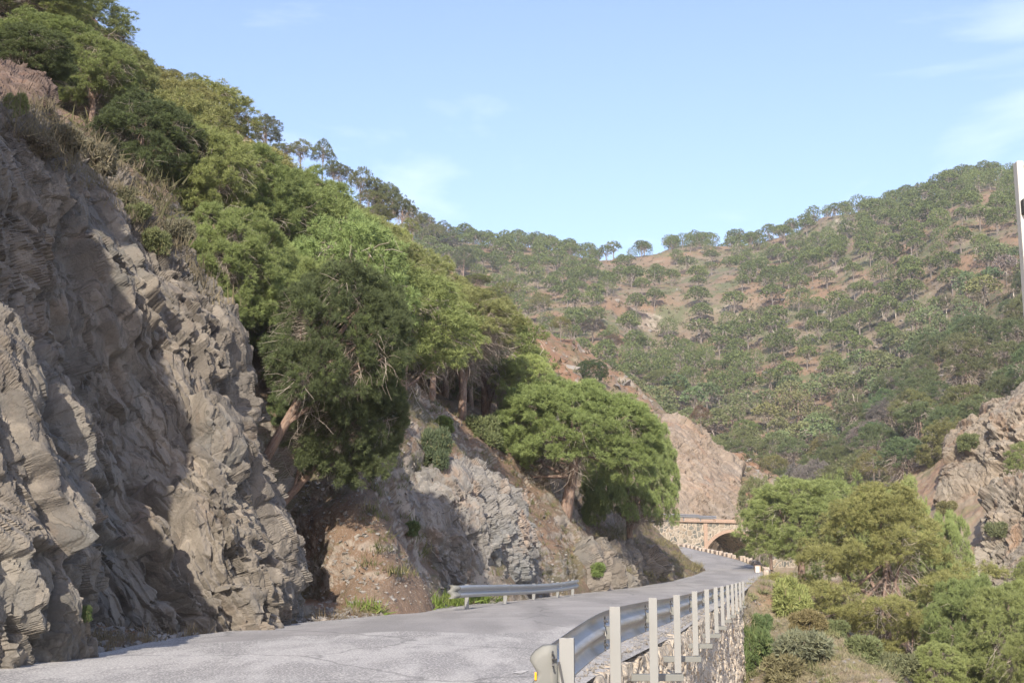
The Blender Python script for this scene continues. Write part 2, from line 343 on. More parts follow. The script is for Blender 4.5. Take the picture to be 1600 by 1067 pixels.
valley, _ = surface('embankment', WD, M_bank, 560, 620, .30, .22, extra=lambda A, N: .10 * fbm(A * 1.5, 4), rockfn=lambda A, s: np.clip(sstep(.5, .7, s + .1 * fbm(A * .4, 4)), 0, 1) * .6)

# base sheet reaching the horizon
me = mesh_np('ground', [(-1000, -300, -30), (1000, -300, -30), (1000, 1000, -30), (-1000, 1000, -30)], [(0, 1, 2, 3)], [M_soil], False, {'rock': [0] * 4})
tag(link('ground', me), kind='structure')

# ---------------------------------------------------------------- road
M_road, t, b, _o = mat('asphalt')
v = mapping(t); n1 = noise(t, v, .35, 5, .6, .5); n2 = noise(t, v, 60, 3, .7); n3 = noise(t, v, 3, 5, .6); n4 = noise(t, mapping(t, (1, .25, 1), (0, 0, R(-11))), 1.4, 6, .6, .4)
at_old = attr(t, 'rough')
c = mix(t, mrange(t, n1, .35, .65), (.25, .24, .235), (.30, .29, .28))
old = mix(t, mrange(t, n4, .42, .6), (.23, .225, .22), (.36, .352, .34))
c = mix(t, mth(t, 'MULTIPLY', mrange(t, noise(t, mapping(t, (.9, .12, 1), (0, 0, R(-13))), 1.0, 4, .5), .45, .60), .6), c, (.185, .18, .175))
c = mix(t, at_old, c, old)
vo = nd(t, 'ShaderNodeTexVoronoi'); vo.inputs['Scale'].default_value = 45; L(t, v, vo.inputs[0])
c = mix(t, mth(t, 'MULTIPLY', mrange(t, noise(t, v, 38, 2, .5), .5, .62), mrange(t, at_old, 0, 1, .22, .75)), c, (.62, .60, .57))
c = mix(t, mth(t, 'MULTIPLY', mrange(t, n2, .5, .35), mrange(t, at_old, 0, 1, .25, .6)), c, (.10, .10, .10))
wv = nd(t, 'ShaderNodeTexVoronoi', feature='DISTANCE_TO_EDGE'); wv.inputs['Scale'].default_value = .22
vm = nd(t, 'ShaderNodeVectorMath', operation='ADD'); L(t, v, vm.inputs[0]); L(t, noise(t, v, .8, 4, .6, 0, 1), vm.inputs[1]); L(t, vm.outputs[0], wv.inputs[0])
c = mix(t, mrange(t, wv.outputs['Distance'], .012, .0, 0, .55), c, (.10, .10, .10))
L(t, c, b.inputs['Base Color']); bump(t, b, mth(t, 'ADD', n2, mth(t, 'MULTIPLY', noise(t, v, 25, 3, .6), .6)), .55, .012)

RAILX = lambda y: .2 * y - 1.16
Rl = [(-3.2, -6, .1), (-1.2, 2, .0), (.2, 8.5, .0), (.68, 13.1, .0), (1.6, 17.6, .0), (3.0, 23.5, .02), (5.0, 33, .06), (8.55, 49.0, .13), (11.2, 60, .5), (13.9, 72, .80), (15.3, 82, 1.16), (15.8, 90, 1.56), (15.7, 98, 1.98), (15.4, 106, 2.4), (14.9, 114, 2.85), (13.5, 124, 3.3)]
Ll = [(-9.2, -6, 0), (-8.2, 2, 0), (-7.2, 9, 0)] + [tuple(q) for q in P(*np.array([(0,1042,15.2),(130,1006,19.5),(300,985,23.6),(470,969,28.2),(600,961,31.5),(735,946,38.2),(900,929,52),(1000,917,62),(1060,906,70),(1099,891,81),(1070,872,96),(1046,857,111),(985,846,126)], float).T)]
Rl, Ll = np.array(Rl), np.array(Ll)
def resample(Pn, n):
    s = np.r_[0, np.cumsum(np.linalg.norm(np.diff(Pn, axis=0), axis=1))]
    D = interp_c(np.linspace(0, len(Pn) - 1, 2000), Pn); s = np.r_[0, np.cumsum(np.linalg.norm(np.diff(D, axis=0), axis=1))]
    return np.array([np.interp(np.linspace(0, s[-1], n), s, D[:, k]) for k in range(3)]).T
yy = np.linspace(-6, 124, 900)
def by_y(Pn, y):
    D = interp_c(np.linspace(0, len(Pn) - 1, 2000), Pn); return np.array([np.interp(y, D[:, 1], D[:, k]) for k in range(3)]).T
EL, ER = by_y(Ll, yy), by_y(Rl, yy)
EL[:, 0] += -.1 + .95 * sstep(14, 19, yy) * sstep(33, 27, yy)
nw = 60; ww = np.linspace(0, 1, nw)[None, :, None]
G = EL[:, None] * (1 - ww) + ER[:, None] * ww
G[..., 2] += .05 * np.sin(ww[..., 0] * np.pi) + .012 * fbm(G * .5, 3) + .035
edge = np.minimum(ww[..., 0], 1 - ww[..., 0]); G[..., 2] -= .03 * sstep(.03, 0, edge)
# old gravelly surface nearer than a ragged line across the road
bl = 17.5 + (G[..., 0] + 6) * .95 + 1.2 * fbm(G * .35, 3); rough = sstep(.25, -.25, G[..., 1] - bl)
rough = np.maximum(rough, sstep(.16, .05, edge + .03 * fbm(G * .6, 4)) * .7 * sstep(20, 10, np.abs(G[..., 1] - 30) * .3))
# pale patch of worn aggregate
me = mesh_np('road', G.reshape(-1, 3), grid_faces(len(yy), nw), [M_road], True, {'rough': rough.ravel()})
road = tag(link('road', me), kind='structure')

def dashes(name, c0, y0, y1, per, on, wid, edge_l, label=None):
    V, Fc = [], []; n = 0
    for i in range(len(yy) - 1):
        if not (y0 < yy[i] < y1) or (yy[i] % per) > on: continue
        for k in (i, i + 1):
            a, b_ = G[k, 0], G[k, -1]; d_ = (b_ - a) / np.linalg.norm(b_ - a); base = a if edge_l else b_; sg_ = 1 if edge_l else -1
            for o_ in (c0, c0 + wid):
                p = base + d_ * sg_ * o_; w_ = abs(np.linalg.norm(p - a) / np.linalg.norm(b_ - a)); zc = np.interp(w_ * (nw - 1), range(nw), G[k, :, 2]); V.append((p[0], p[1], zc + .008))
        Fc.append((n, n + 1, n + 3, n + 2)); n += 4
    tag(link(name, mesh_np(name, V, Fc, [M_mark])), kind='structure')
M_mark, t, b, o = mat('worn_white_line'); L(t, mix(t, mrange(t, noise(t, mapping(t), 9, 4, .7), .42, .58), (.50, .49, .47), (.30, .29, .28)), b.inputs['Base Color'])
dashes('road_marking', .35, 33, 68, 2.6, 1.5, .11, True); dashes('road_marking', .75, 14, 47, 2.6, 1.5, .10, False)
# roadside verge under the cliff foot
VL = EL.copy(); VL[:, 0] -= 6.0; VL[:, 2] += .05
ww = np.linspace(0, 1, 50)[None, :, None]; sel = yy < 70
G2 = VL[sel][:, None] * (1 - ww) + (EL[sel] + np.array([.35, 0, -.03]))[:, None] * ww
G2[..., 2] += .30 * sstep(.98, .72, ww[..., 0]) + (.04 * fbm(G2 * 1.2, 5) + .05 * (1 - ww[..., 0]) * 2) * sstep(1, .85, ww[..., 0]) - .02
me = mesh_np('verge', G2.reshape(-1, 3), grid_faces(sel.sum(), 50), [M_scree], True, {'rock': np.zeros(G2.shape[:2]).ravel()})
tag(link('verge', me), kind='structure')
# mound of ground the camera stands on, below the frame
gx, gy = np.meshgrid(np.linspace(-3, 12, 60), np.linspace(-14, 10, 80), indexing='ij')
gz = -.45 - 7 * sstep(2.5, 8, np.hypot(np.maximum(gx - 1.5, 0) , np.maximum(gy - .5, 0) * 1.3)) + .08 * fbm(np.stack([gx, gy, gx * 0], -1), 4)
me = mesh_np('roadside_ground', np.stack([gx, gy, gz], -1).reshape(-1, 3), grid_faces(60, 80), [M_bank], True, {'rock': np.zeros(gx.size)})
tag(link('roadside_ground', me), kind='structure')

# soil bank falling away from the outside of the bend
yb = np.linspace(48.6, 121, 260); EB = by_y(Rl, yb); tgb = np.gradient(EB, axis=0); nb = np.stack([tgb[:, 1], -tgb[:, 0], 0 * yb], -1); nb /= np.linalg.norm(nb, axis=1)[:, None]
ofs = np.array([-.3, .35, .9, 2, 4, 7, 11, 16.]); dz = np.array([-.03, .0, -.15, -.9, -2.6, -5, -8, -11.5])
G3 = EB[:, None] + nb[:, None] * ofs[None, :, None]; G3[..., 2] += dz[None]
G3 = interp_c(np.linspace(0, 7, 90), G3.transpose(1, 0, 2)).transpose(1, 0, 2)
G3[..., 2] -= (6 * sstep(56, 48.6, yb))[:, None] * sstep(.0, .25, np.linspace(0, 1, 90))[None]
G3[..., 2] += .10 * fbm(G3 * .9, 5) * np.linspace(0, 1, 90)[None] ** .5
me = mesh_np('bank', G3.reshape(-1, 3), grid_faces(260, 90), [M_bank], True, {'rock': np.zeros(260 * 90)})
tag(link('bank', me), kind='structure'); SURF['bank'] = G3

# ---------------------------------------------------------------- rock faces
def foliation(n, t):
    n = Vector(n).normalized(); t = Vector(t); t = (t - n * t.dot(n)).normalized(); return np.array([t, n, n.cross(t)])
FOLN = foliation((.46, .84, .36), (.1, .3, -1))
def rock_patch(name, rows, nu, nv, m, big=.35, blk=.22, fine=.06, s=1.0, sink=.8, edges=(1, 1, 1, 1), fol=FOLN, smooth=False, world=False):
    W = np.array([P(*np.array(r, float).T) for r in rows]) if not world else np.array(rows, float); W[0][:, 2] -= .7
    A = interp_c(np.linspace(0, W.shape[0] - 1, nv), W); A = interp_c(np.linspace(0, W.shape[1] - 1, nu), A.transpose(1, 0, 2))
    gu = np.gradient(A, axis=0); gv = np.gradient(A, axis=1); N = np.cross(gu, gv); N /= np.linalg.norm(N, axis=-1)[..., None] + 1e-9
    c = np.array([0, 0, CAMZ]) - A; 
    if (N * c).sum(-1).mean() < 0: N = -N
    q = (A @ fol.T) * s
    wq = q + .11 * np.stack([fbm(A * .9 * s, 3), fbm(A * .9 * s + 50, 3), fbm(A * .9 * s + 90, 3)], -1)
    c0, e0_ = cells(wq * np.array([.22, .5, .3]) + 11, 1.3)
    c1, e1 = cells(wq * np.array([.5, 1.5, .8]), 1.3)
    c2, e2 = cells(wq * np.array([1.3, 3.4, 2.0]) + 31, 1.2)
    c3, e3 = cells(wq * np.array([3.5, 8, 5.0]) + 77, 1.1)
    rough_ = sstep(-.35, .35, fbm(A * .5 * s + 5, 3))
    c0, c1, e1 = blur(c0, 4), blur(c1, 2), blur(e1, 1)
    def strata(f, w_, sd):
        x = wq[..., 1] * f + w_ * fbm(wq * np.array([.5, .8, .5]) * f * .5 + sd, 3); fr = x - np.floor(x); g_ = _g[_h(np.floor(x).astype(np.int64), np.full(x.shape, sd, np.int64), np.floor(wq[..., 0] * .5 * f).astype(np.int64))]
        return np.where(fr < .85, fr / .85, (1 - fr) / .15) * (.6 + .6 * g_)
    h = big * (fbm(A * .3 * s, 3) + .9 * c0) + blk * (.8 * c1 + .42 * (.4 + .9 * rough_) * c2 - .22 * np.exp(-e1 * 16) - .10 * np.exp(-e2 * 12))
    mod = sstep(-.3, .4, fbm(A * .4 * s + 40, 3))
    h += blur(blk * (.30 * strata(1.5, 1.2, 3) * (.4 + mod) + .13 * strata(4.5, 1.2, 9) * (.3 + mod)), 2)
    h += fine * (.5 + 1.1 * rough_) * (.9 * c3 + .5 * fbm(A * 5 * s, 3) + .5 * (1 - 2.5 * np.abs(vnoise(wq * np.array([3, 14, 5])))))
    h = np.clip(h, -1.6 * (big + blk), 1.45 * (big + blk))
    u = np.linspace(0, 1, nu)[:, None]; v = np.linspace(0, 1, nv)[None, :]; k = 0
    if edges[0]: k = np.maximum(k, sstep(.12, 0, u) + 0 * v)
    if edges[1]: k = np.maximum(k, sstep(.88, 1, u) + 0 * v)
    if edges[2]: k = np.maximum(k, sstep(.10, 0, v) + 0 * u)
    if edges[3]: k = np.maximum(k, sstep(.86, 1, v) + 0 * u)
    A = A + N * (h - sink * k)[..., None]
    me = mesh_np(name, A.reshape(-1, 3), grid_faces(nu, nv), [m], smooth)
    o = tag(link(name, me), kind='structure'); SURF[name + str(len(SURF))] = A
    return o
# main schist face, its corner and the ledge that closes its top
rock_patch('cliff', [
 [(-1250,1500,7.0),(-400,1120,12.5),(0,1040,17.0),(120,1005,19.8),(237,990,21.1),(317,980,22.2),(382,975,23.0),(430,968,24.4),(452,958,27.6),(422,940,32.6)],
 [(-1250,1000,8.0),(-400,900,13.0),(0,880,17.8),(120,880,20.3),(233,880,21.6),(311,880,22.5),(374,880,23.2),(418,880,24.6),(430,880,27.6),(402,870,32.6)],
 [(-1250,500,9.0),(-400,650,13.8),(0,700,18.6),(115,710,20.9),(218,710,22.6),(295,715,23.4),(347,720,24.1),(376,722,25.5),(380,720,28.3),(362,715,32.9)],
 [(-1250,100,10.0),(-400,350,14.8),(0,450,19.6),(105,480,21.9),(204,510,23.7),(273,535,24.6),(321,550,25.5),(352,562,26.9),(354,575,29.5),(342,590,33.6)],
 [(-1250,-200,11.0),(-400,100,15.6),(0,225,20.6),(75,275,23.0),(155,335,24.9),(227,395,26.3),(283,440,27.3),(327,485,28.6),(321,505,30.8),(325,540,34.3)],
 [(-1250,-350,13.0),(-400,0,17.5),(-5,170,23.0),(68,225,25.4),(140,272,27.4),(210,325,28.8),(265,378,29.9),(308,430,31.0),(325,460,32.5),(333,500,35.4)],
 [(-1250,-450,18.0),(-400,-80,23.0),(-5,150,29.0),(65,205,30.9),(130,250,32.3),(200,305,33.7),(254,362,34.7),(296,418,35.7),(321,450,36.5),(329,500,38.4)],
], 900, 840, M_cliff, .34, .26, .055, 1.0, .3, (0, 0, 0, 0))
# near pillar
rock_patch('cliff_pillar', [
 [(-1600,1500,6.8),(-514,1230,10.5),(0,1075,14.2),(70,1050,15.2),(112,1030,16.2),(132,1015,18),(120,1000,21)],
 [(-1600,1100,7.2),(-514,1000,10.9),(0,920,14.4),(66,915,15.4),(112,915,16.5),(130,915,18.3),(118,912,21)],
 [(-1600,900,7.8),(-514,800,11.5),(-5,775,14.7),(55,775,15.8),(102,780,17),(120,790,18.8),(108,800,21.5)],
 [(-1600,700,8.4),(-514,600,12),(-10,620,15.3),(35,630,16.4),(75,645,17.7),(98,670,19.2),(92,690,22)],
 [(-1600,500,10),(-514,460,14),(-15,520,17),(15,560,18),(45,600,19.4),(70,640,20.5),(70,660,23)],
 [(-1600,450,14),(-514,400,18),(-20,480,20),(5,540,21),(30,590,22.4),(50,630,23),(50,660,25)],
], 460, 460, M_cliff, .26, .26, .055, 1.25, .3, (0, 0, 0, 0))
# high rock left of the frame that shades the face
rock_patch('cliff', [[(x - dx, y, z) for x, y in ((-10.9, -4), (-9.6, 1), (-9.6, 5), (-8.65, 9.5), (-8.0, 12.6), (-8.5, 14.8), (-10, 16))] for dx, z in ((-.3, -.4), (-.35, 5), (.0, 9.0), (1.2, 12.8), (2.9, 16), (7, 18))], 200, 200, M_cliff, .3, .25, .06, 1.0, 0, (0, 0, 0, 0), world=True)
# brown outcrop at the upper left
rock_patch('brown_outcrop', [
 [(-160,330,25.5),(-60,250,26),(20,215,26.8),(62,205,28),(80,190,31)],
 [(-160,200,25.8),(-60,160,26.4),(10,150,27.4),(60,155,28.6),(80,160,31.5)],
 [(-160,80,27),(-60,85,28),(0,108,29.4),(48,135,30.6),(70,150,33)],
 [(-160,70,33),(-60,80,34),(0,105,35),(45,132,36),(65,150,38)],
], 260, 200, M_brown, .25, .25, .05, .9, .2, (0, 0, 0, 0))
# blue grey schist in the cut
rock_patch('rock_face', [
 [(668,900,38.0),(715,905,39.0),(765,905,41.0),(810,900,43.6),(850,895,47)],
 [(640,840,37.6),(700,830,38.8),(750,830,40.4),(800,835,43.2),(842,850,47)],
 [(600,780,38.0),(655,750,39.4),(720,742,41.2),(780,765,44.4),(828,815,48)],
 [(590,755,41.2),(650,722,43),(722,715,45.4),(795,748,48.6),(835,800,52)],
], 380, 300, M_rock2, .16, .22, .05, 1.3, 1.0)
rock_patch('rock_face', [
 [(905,924,53.5),(955,918,58),(1005,913,64),(1045,905,68)],
 [(900,880,53.5),(945,880,58),(995,880,64),(1035,882,69)],
 [(895,845,56),(935,845,60),(980,850,66),(1018,862,71)],
], 220, 120, M_cliff, .3, .4, .08, .9, 1.0)
# pale rock behind the bridge
rock_patch('rock_face', [
 [(1000,840,130),(1060,840,131.5),(1120,840,134),(1185,840,138)],
 [(1000,750,134),(1050,740,136.5),(1110,755,139),(1175,785,143)],
 [(1020,668,146),(1062,672,147),(1115,712,149),(1172,752,152)],
 [(1030,640,158),(1070,655,158),(1120,695,158),(1172,735,159)],
], 260, 240, M_rock4, .35, .35, .09, .34, 2.3)
# pale outcrop across the ravine
fol2 = foliation((.9, .2, .35), (.2, .1, -1))
rock_patch('outcrop', [
 [(1448,812,120),(1490,812,118),(1545,812,115.5),(1610,808,112.5),(1700,790,110)],
 [(1462,750,120.6),(1495,742,118.4),(1550,730,116),(1610,715,113),(1700,700,110)],
 [(1468,712,123),(1505,678,121.4),(1556,650,119.4),(1612,620,117),(1700,600,113)],
 [(1475,700,130),(1512,668,129),(1560,642,128),(1612,612,126),(1700,590,122)],
], 420, 320, M_rock3, .6, .55, .13, .34, 1.5, fol=fol2)
rock_patch('outcrop', [
 [(1490,985,90),(1540,990,88),(1600,1000,86),(1700,1000,83)],
 [(1515,890,92.5),(1552,880,90.5),(1605,870,88),(1700,860,85)],
 [(1538,800,97),(1566,772,95),(1610,762,93),(1700,740,90)],
 [(1545,795,105),(1572,768,104),(1612,758,102),(1700,735,98)],
], 300, 300, M_rock3, .5, .45, .12, .42, 1.5, fol=fol2)
print('terrain', time.time() - T0)

# ---------------------------------------------------------------- ray casting onto the ground
tv, tf, ts = [], [], []; off = 0; names = list(SURF)
for i, nme in enumerate(names):
    A = SURF[nme][::3, ::3]; f = grid_faces(*A.shape[:2]) + off; tv.append(A.reshape(-1, 3)); tf.append(f); ts += [i] * len(f); off += A.shape[0] * A.shape[1]
tv = np.concatenate(tv); tf = np.concatenate(tf)
BVH = BVHTree.FromPolygons(tv.tolist(), tf.tolist())
def down(x, y, z0=400):
    h = BVH.ray_cast(Vector((x, y, z0)), Vector((0, 0, -1)))
    return h[0].z if h[0] is not None else -30
def hit(px, py):
    q = P(px, py, 10.); d = Vector(q) - Vector((0, 0, CAMZ)); h = BVH.ray_cast(Vector((0, 0, CAMZ)), d.normalized())
    return (h[0], h[1], names[ts[h[2]]]) if h[0] is not None else (None, None, None)

# ---------------------------------------------------------------- retaining wall
def stone_material(name, s, mortar, dark, mid, warm, sx=(1, 1, 1)):
    m, t, b, o = mat(name); v = mapping(t, sx)
    vm = nd(t, 'ShaderNodeVectorMath', operation='ADD'); L(t, v, vm.inputs[0])
    sc2 = nd(t, 'ShaderNodeVectorMath', operation='SCALE'); L(t, noise(t, v, 1.5 * s, 3, .6, 0, 1), sc2.inputs[0]); sc2.inputs[3].default_value = .25 / s; L(t, sc2.outputs[0], vm.inputs[1])
    e = nd(t, 'ShaderNodeTexVoronoi', feature='DISTANCE_TO_EDGE'); e.inputs['Scale'].default_value = s; L(t, vm.outputs[0], e.inputs[0])
    c = nd(t, 'ShaderNodeTexVoronoi'); c.inputs['Scale'].default_value = s; L(t, vm.outputs[0], c.inputs[0])
    sx_ = nd(t, 'ShaderNodeSeparateColor'); L(t, c.outputs['Color'], sx_.inputs[0])
    col = ramp(t, sx_.outputs[0], [(.0, dark), (.45, mid), (.7, warm), (1, mortar)])
    col = mix(t, mrange(t, noise(t, v, 8 * s / 3, 6, .7), .4, .65, 0, .6), col, mid)
    col = mix(t, mrange(t, e.outputs['Distance'], .11, .03), col, mortar)
    L(t, col, b.inputs['Base Color'])
    bump(t, b, mth(t, 'ADD', mrange(t, e.outputs['Distance'], 0, .16), mth(t, 'MULTIPLY', noise(t, v, 9 * s, 5, .7), .5)), .8, .05)
    return m
M_wall = stone_material('wall_masonry', 3.2, (.47, .42, .345), (.31, .28, .235), (.40, .355, .29), (.43, .35, .26))
M_bridge = stone_material('bridge_masonry', 2.6, (.40, .35, .28), (.10, .11, .10), (.21, .20, .17), (.30, .24, .17))
yw = np.linspace(-6, 49.2, 1300); EW = by_y(Rl, yw)
n_end = 60; endp = np.stack([np.linspace(EW[-1, 0], EW[-1, 0] - 3.2, n_end), np.linspace(49.2, 49.9, n_end), np.full(n_end, EW[-1, 2] - .35)], -1)[1:]
EW = np.concatenate([EW, endp]); EW[:, 0] += .06
tg = np.gradient(EW, axis=0); nr = np.stack([tg[:, 1], -tg[:, 0]], -1); nr /= np.linalg.norm(nr, axis=1)[:, None]
zz = np.r_[np.full(26, 0.), np.linspace(0, -7.2, 190)]; inn = np.r_[np.linspace(-.16, 0, 26), -np.linspace(0, 7.2, 190) * -.035]
top = EW[:, 2] - .03 + .05 * fbm(np.stack([EW[:, 1] * .8, EW[:, 1] * 0, EW[:, 1] * 0], -1), 4)
A = np.stack([EW[:, 0][:, None] + nr[:, 0][:, None] * inn, EW[:, 1][:, None] + nr[:, 1][:, None] * inn, top[:, None] + zz[None]], -1)
q = A * np.array([2.0, 2.2, 4.2]) + .25 * np.stack([fbm(A * 2, 3)] * 3, -1)
c1, e1 = cells(q, .5)
dd =   .035 * c1 + .03 * np.minimum(e1 * 3.5, 1) + .02 * fbm(A * 8, 4) + .05 * fbm(A * .8, 3)
face = sstep(0, 30, np.arange(216) - 12.)[None]
A[..., 0] += nr[:, 0][:, None] * dd * (.3 + .7 * face); A[..., 1] += nr[:, 1][:, None] * dd * face; A[..., 2] += (1 - face) * (.3 * dd) - .16 * sstep(18, 28, np.arange(216.))[None] * sstep(.1, .5, fbm(A * .9, 3)) * sstep(40, 26, np.arange(216.))[None]
me = mesh_np('retaining_wall', A.reshape(-1, 3), grid_faces(*A.shape[:2]), [M_wall], False)
tag(link('retaining_wall', me), 'tall dry stone retaining wall holding up the right side of the road', 'wall')

# ---------------------------------------------------------------- guardrails
def metal(name, col, rough, met=.8, nse=.15):
    m, t, b, o = mat(name); v = mapping(t, (1, 1, 1))
    n = noise(t, v, 6, 5, .6); c = mix(t, n, [k * (1 - nse) for k in col], [min(k * (1 + nse), 1) for k in col])
    c = mix(t, mrange(t, noise(t, mapping(t, (8, 8, .8)), 3, 5, .7), .56, .75, 0, .35), c, (.30, .26, .22))
    L(t, c, b.inputs['Base Color']); b.inputs['Metallic'].default_value = met; b.inputs['Roughness'].default_value = rough
    L(t, mrange(t, n, .3, .7, rough - .08, rough + .12), b.inputs['Roughness']); return m
M_galv = metal('galvanised_steel', (.42, .43, .44), .40, .75)
M_post = metal('weathered_zinc', (.235, .24, .235), .6, .25)
M_conc = metal('dull_zinc', (.17, .175, .165), .65, .2)
M_bolt = metal('bolt_steel', (.10, .10, .10), .6, .4)
m_, t, b, o = mat('yellow_reflector'); b.inputs['Base Color'].default_value = (.85, .38, .02, 1); M_yel = m_; b.inputs['Roughness'].default_value = .3
m_, t, b, o = mat('white_paint'); L(t, mix(t, mrange(t, noise(t, mapping(t), 6, 5, .7), .5, .75), (.48, .48, .46), (.33, .31, .28)), b.inputs['Base Color']); M_white = m_; b.inputs['Roughness'].default_value = .5
WP = [(-.022, .156), (-.03, .150), (-.060, .125), (-.081, .105), (-.083, .085), (-.070, .060), (-.02, .028), (-.004, .015), (0, 0), (-.004, -.015), (-.02, -.028), (-.070, -.060), (-.083, -.085), (-.081, -.105), (-.060, -.125), (-.03, -.150), (-.022, -.156)]
def w_beam(path, side, name='beam', parent=None, m=M_galv):
    """path: centre line of the beam's back; side +1: crests to the left of travel"""
    path = np.asarray(path, float); tg = np.gradient(path, axis=0); nrm = np.stack([-tg[:, 1], tg[:, 0], 0 * tg[:, 0]], -1) * side
    nrm /= np.linalg.norm(nrm, axis=1)[:, None]; wp = np.array(WP); k = len(wp)
    V = path[:, None] - nrm[:, None] * wp[None, :, :1] + np.array([0, 0, 1.])[None, None] * wp[None, :, 1:]
    V2 = V + nrm[:, None] * .0035
    F1 = grid_faces(len(path), k); F2 = F1[:, ::-1] + len(path) * k
    n = len(path) * k; rim = []
    for j in (0, k - 1):
        a = np.arange(len(path) - 1) * k + j; rim.append(np.stack([a, a + k, a + k + n, a + n], -1))
    me = mesh_np(name, np.concatenate([V.reshape(-1, 3), V2.reshape(-1, 3)]), np.concatenate([F1, F2] + rim), [m], True)
    o = link(name, me, parent); return o
def c_post(parent, p, ztop, zbot, ang, wid=.085, dep=.055, m=M_post):
    """pressed steel channel: web towards -Y before turning by ang"""
    b = MB(); h = ztop - zbot; th = .006; z = (ztop + zbot) / 2
    rot = Matrix.Rotation(ang, 3, 'Z')
    for c, s in (((0, -dep / 2, 0), (wid, th, h)), ((-wid / 2 + th / 2, 0, 0), (th, dep - th - .0005, h)), ((wid / 2 - th / 2, 0, 0), (th, dep - th - .0005, h)), ((-wid / 2 + .018, dep / 2, 0), (.03, th, h)), ((wid / 2 - .018, dep / 2, 0), (.03, th, h))):
        q = rot @ Vector(c); b.box((p[0] + q.x, p[1] + q.y, z), s, mi=0, rot=rot)
    return b.build('post', m, parent, bevel=.002)
pp = [(885,7.6),(960,10.3),(1019,13.4),(1056,16.8),(1084,20.5),(1103,24.3),(1117,28.2),(1127,32.2),(1136,36.2),(1143,40),(1149,43.5),(1155,47),(1160,50)]
zt = [.79,.885,.88,.835,.81,.775,.75,.71,.68,.66,.64,.63,.62]
zb = [-.1,-.05,.0,-.14,-.17,-.2,-.22,-.24,-.25,-.26,-.27,-.27,-.28]
rail = tag(empty('guardrail', (0, 0, 0)), 'long steel guardrail seen from behind on tall channel posts fixed to the retaining wall', 'guardrail')
pts = []
for (px, d), t_, b_ in zip(pp, zt, zb):
    q = P(px, 884, d); pts.append(q)
    i = len(pts) - 1; ang = R(-8)
    c_post(rail, q, t_, b_, ang)
    if i >= 1:
        wx = np.interp(d, EW[:1300, 1], EW[:1300, 0]); left = min(wx - .03, q[0] - .1)
        m = MB(); m.box(((left + q[0] + .05) / 2, d - .005, b_ - .055), (q[0] + .05 - left + (.05 if i > 3 else .02), .14, .085 if i > 1 else .05)); m.build('bracket', M_conc, rail, bevel=.006)
    m = MB(); m.box((q[0] - .05, d + .01, t_ - .2), (.05, .06, .10)); m.build('spacer', M_conc, rail, bevel=.004)
    for dz in (-.09, .09):
        m = MB(); a = np.linspace(-2.2, 2.2, 9)
        m.tube([(q[0] - .085, d - .10 + .055 * math.cos(k), t_ - .2 + dz + .04 * math.sin(k)) for k in a], .006, 5)
        for k in (-.04, .04): m.tube([(q[0] - .09, d - .03 + k, t_ - .2 + dz), (q[0] - .06, d - .03 + k, t_ - .2 + dz)], .011, 6)
        m.build('bolt_plate', M_bolt, rail)
pts = np.array(pts); path = pts.copy(); path[:, 0] -= .085; path[:, 2] = np.array(zt) - .20
path[1:4, 0] -= np.array([.0, .0, .0]); path = resample(np.concatenate([path[:1] + (path[0] - path[1]) * .0, path]) if False else path, 90)
w_beam(path, 1, 'beam', rail)
for y in (10.3, 16.8, 24.3, 32.2, 40):
    x = np.interp(y, path[:, 1], path[:, 0]); z = np.interp(y, path[:, 1], path[:, 2])
    m = MB(); m.box((x + .006, y, z), (.004, .02, .05)); m.build('splice_strip', M_white, rail)
# end plate closing the near end of the beam, with its yellow reflector
e0 = path[0]; out = [(-.02, .165), (-.055, .160), (-.10, .13), (-.125, .10), (-.13, .075), (-.115, .05), (-.095, .02), (-.088, 0), (-.095, -.02), (-.12, -.06), (-.135, -.085), (-.13, -.11), (-.10, -.14), (-.055, -.165), (-.02, -.170), (.025, -.168), (.03, 0), (.025, .163)]
m = MB(); nO = len(out); bulge = lambda x, z: .035 * math.cos(min(1, abs(x + .05) / .09) * 1.4)
rings = []
for s_, yo in ((1, .05), (1, .0), (.95, -.008), (.6, -.014)):
    rings.append([(e0[0] - .05 + (x + .05) * s_, e0[1] - .03 + yo, e0[2] + z * s_) for x, z in out])
V = [p for r in rings for p in r] + [(e0[0] - .05, e0[1] - .046, e0[2])]
fs = [(i * nO + j, i * nO + (j + 1) % nO, (i + 1) * nO + (j + 1) % nO, (i + 1) * nO + j) for i in range(3) for j in range(nO)] + [(3 * nO + j, 3 * nO + (j + 1) % nO, 4 * nO) for j in range(nO)] + [tuple(range(nO))[::-1]]
m.add(V, fs); m.build('end_plate', M_conc, rail, True)
m = MB(); m.box((e0[0] - .098, e0[1] - .05, e0[2] - .01), (.012, .012, .045)); m.build('reflector', M_yel, rail, bevel=.003)
m = MB(); m.tube([(pts[0][0] - .05, 7.54, .66), (pts[0][0] - .01, 7.52, .45), (pts[0][0] + .03, 7.54, .1)], .008, 6); m.build('cable', M_bolt, rail)
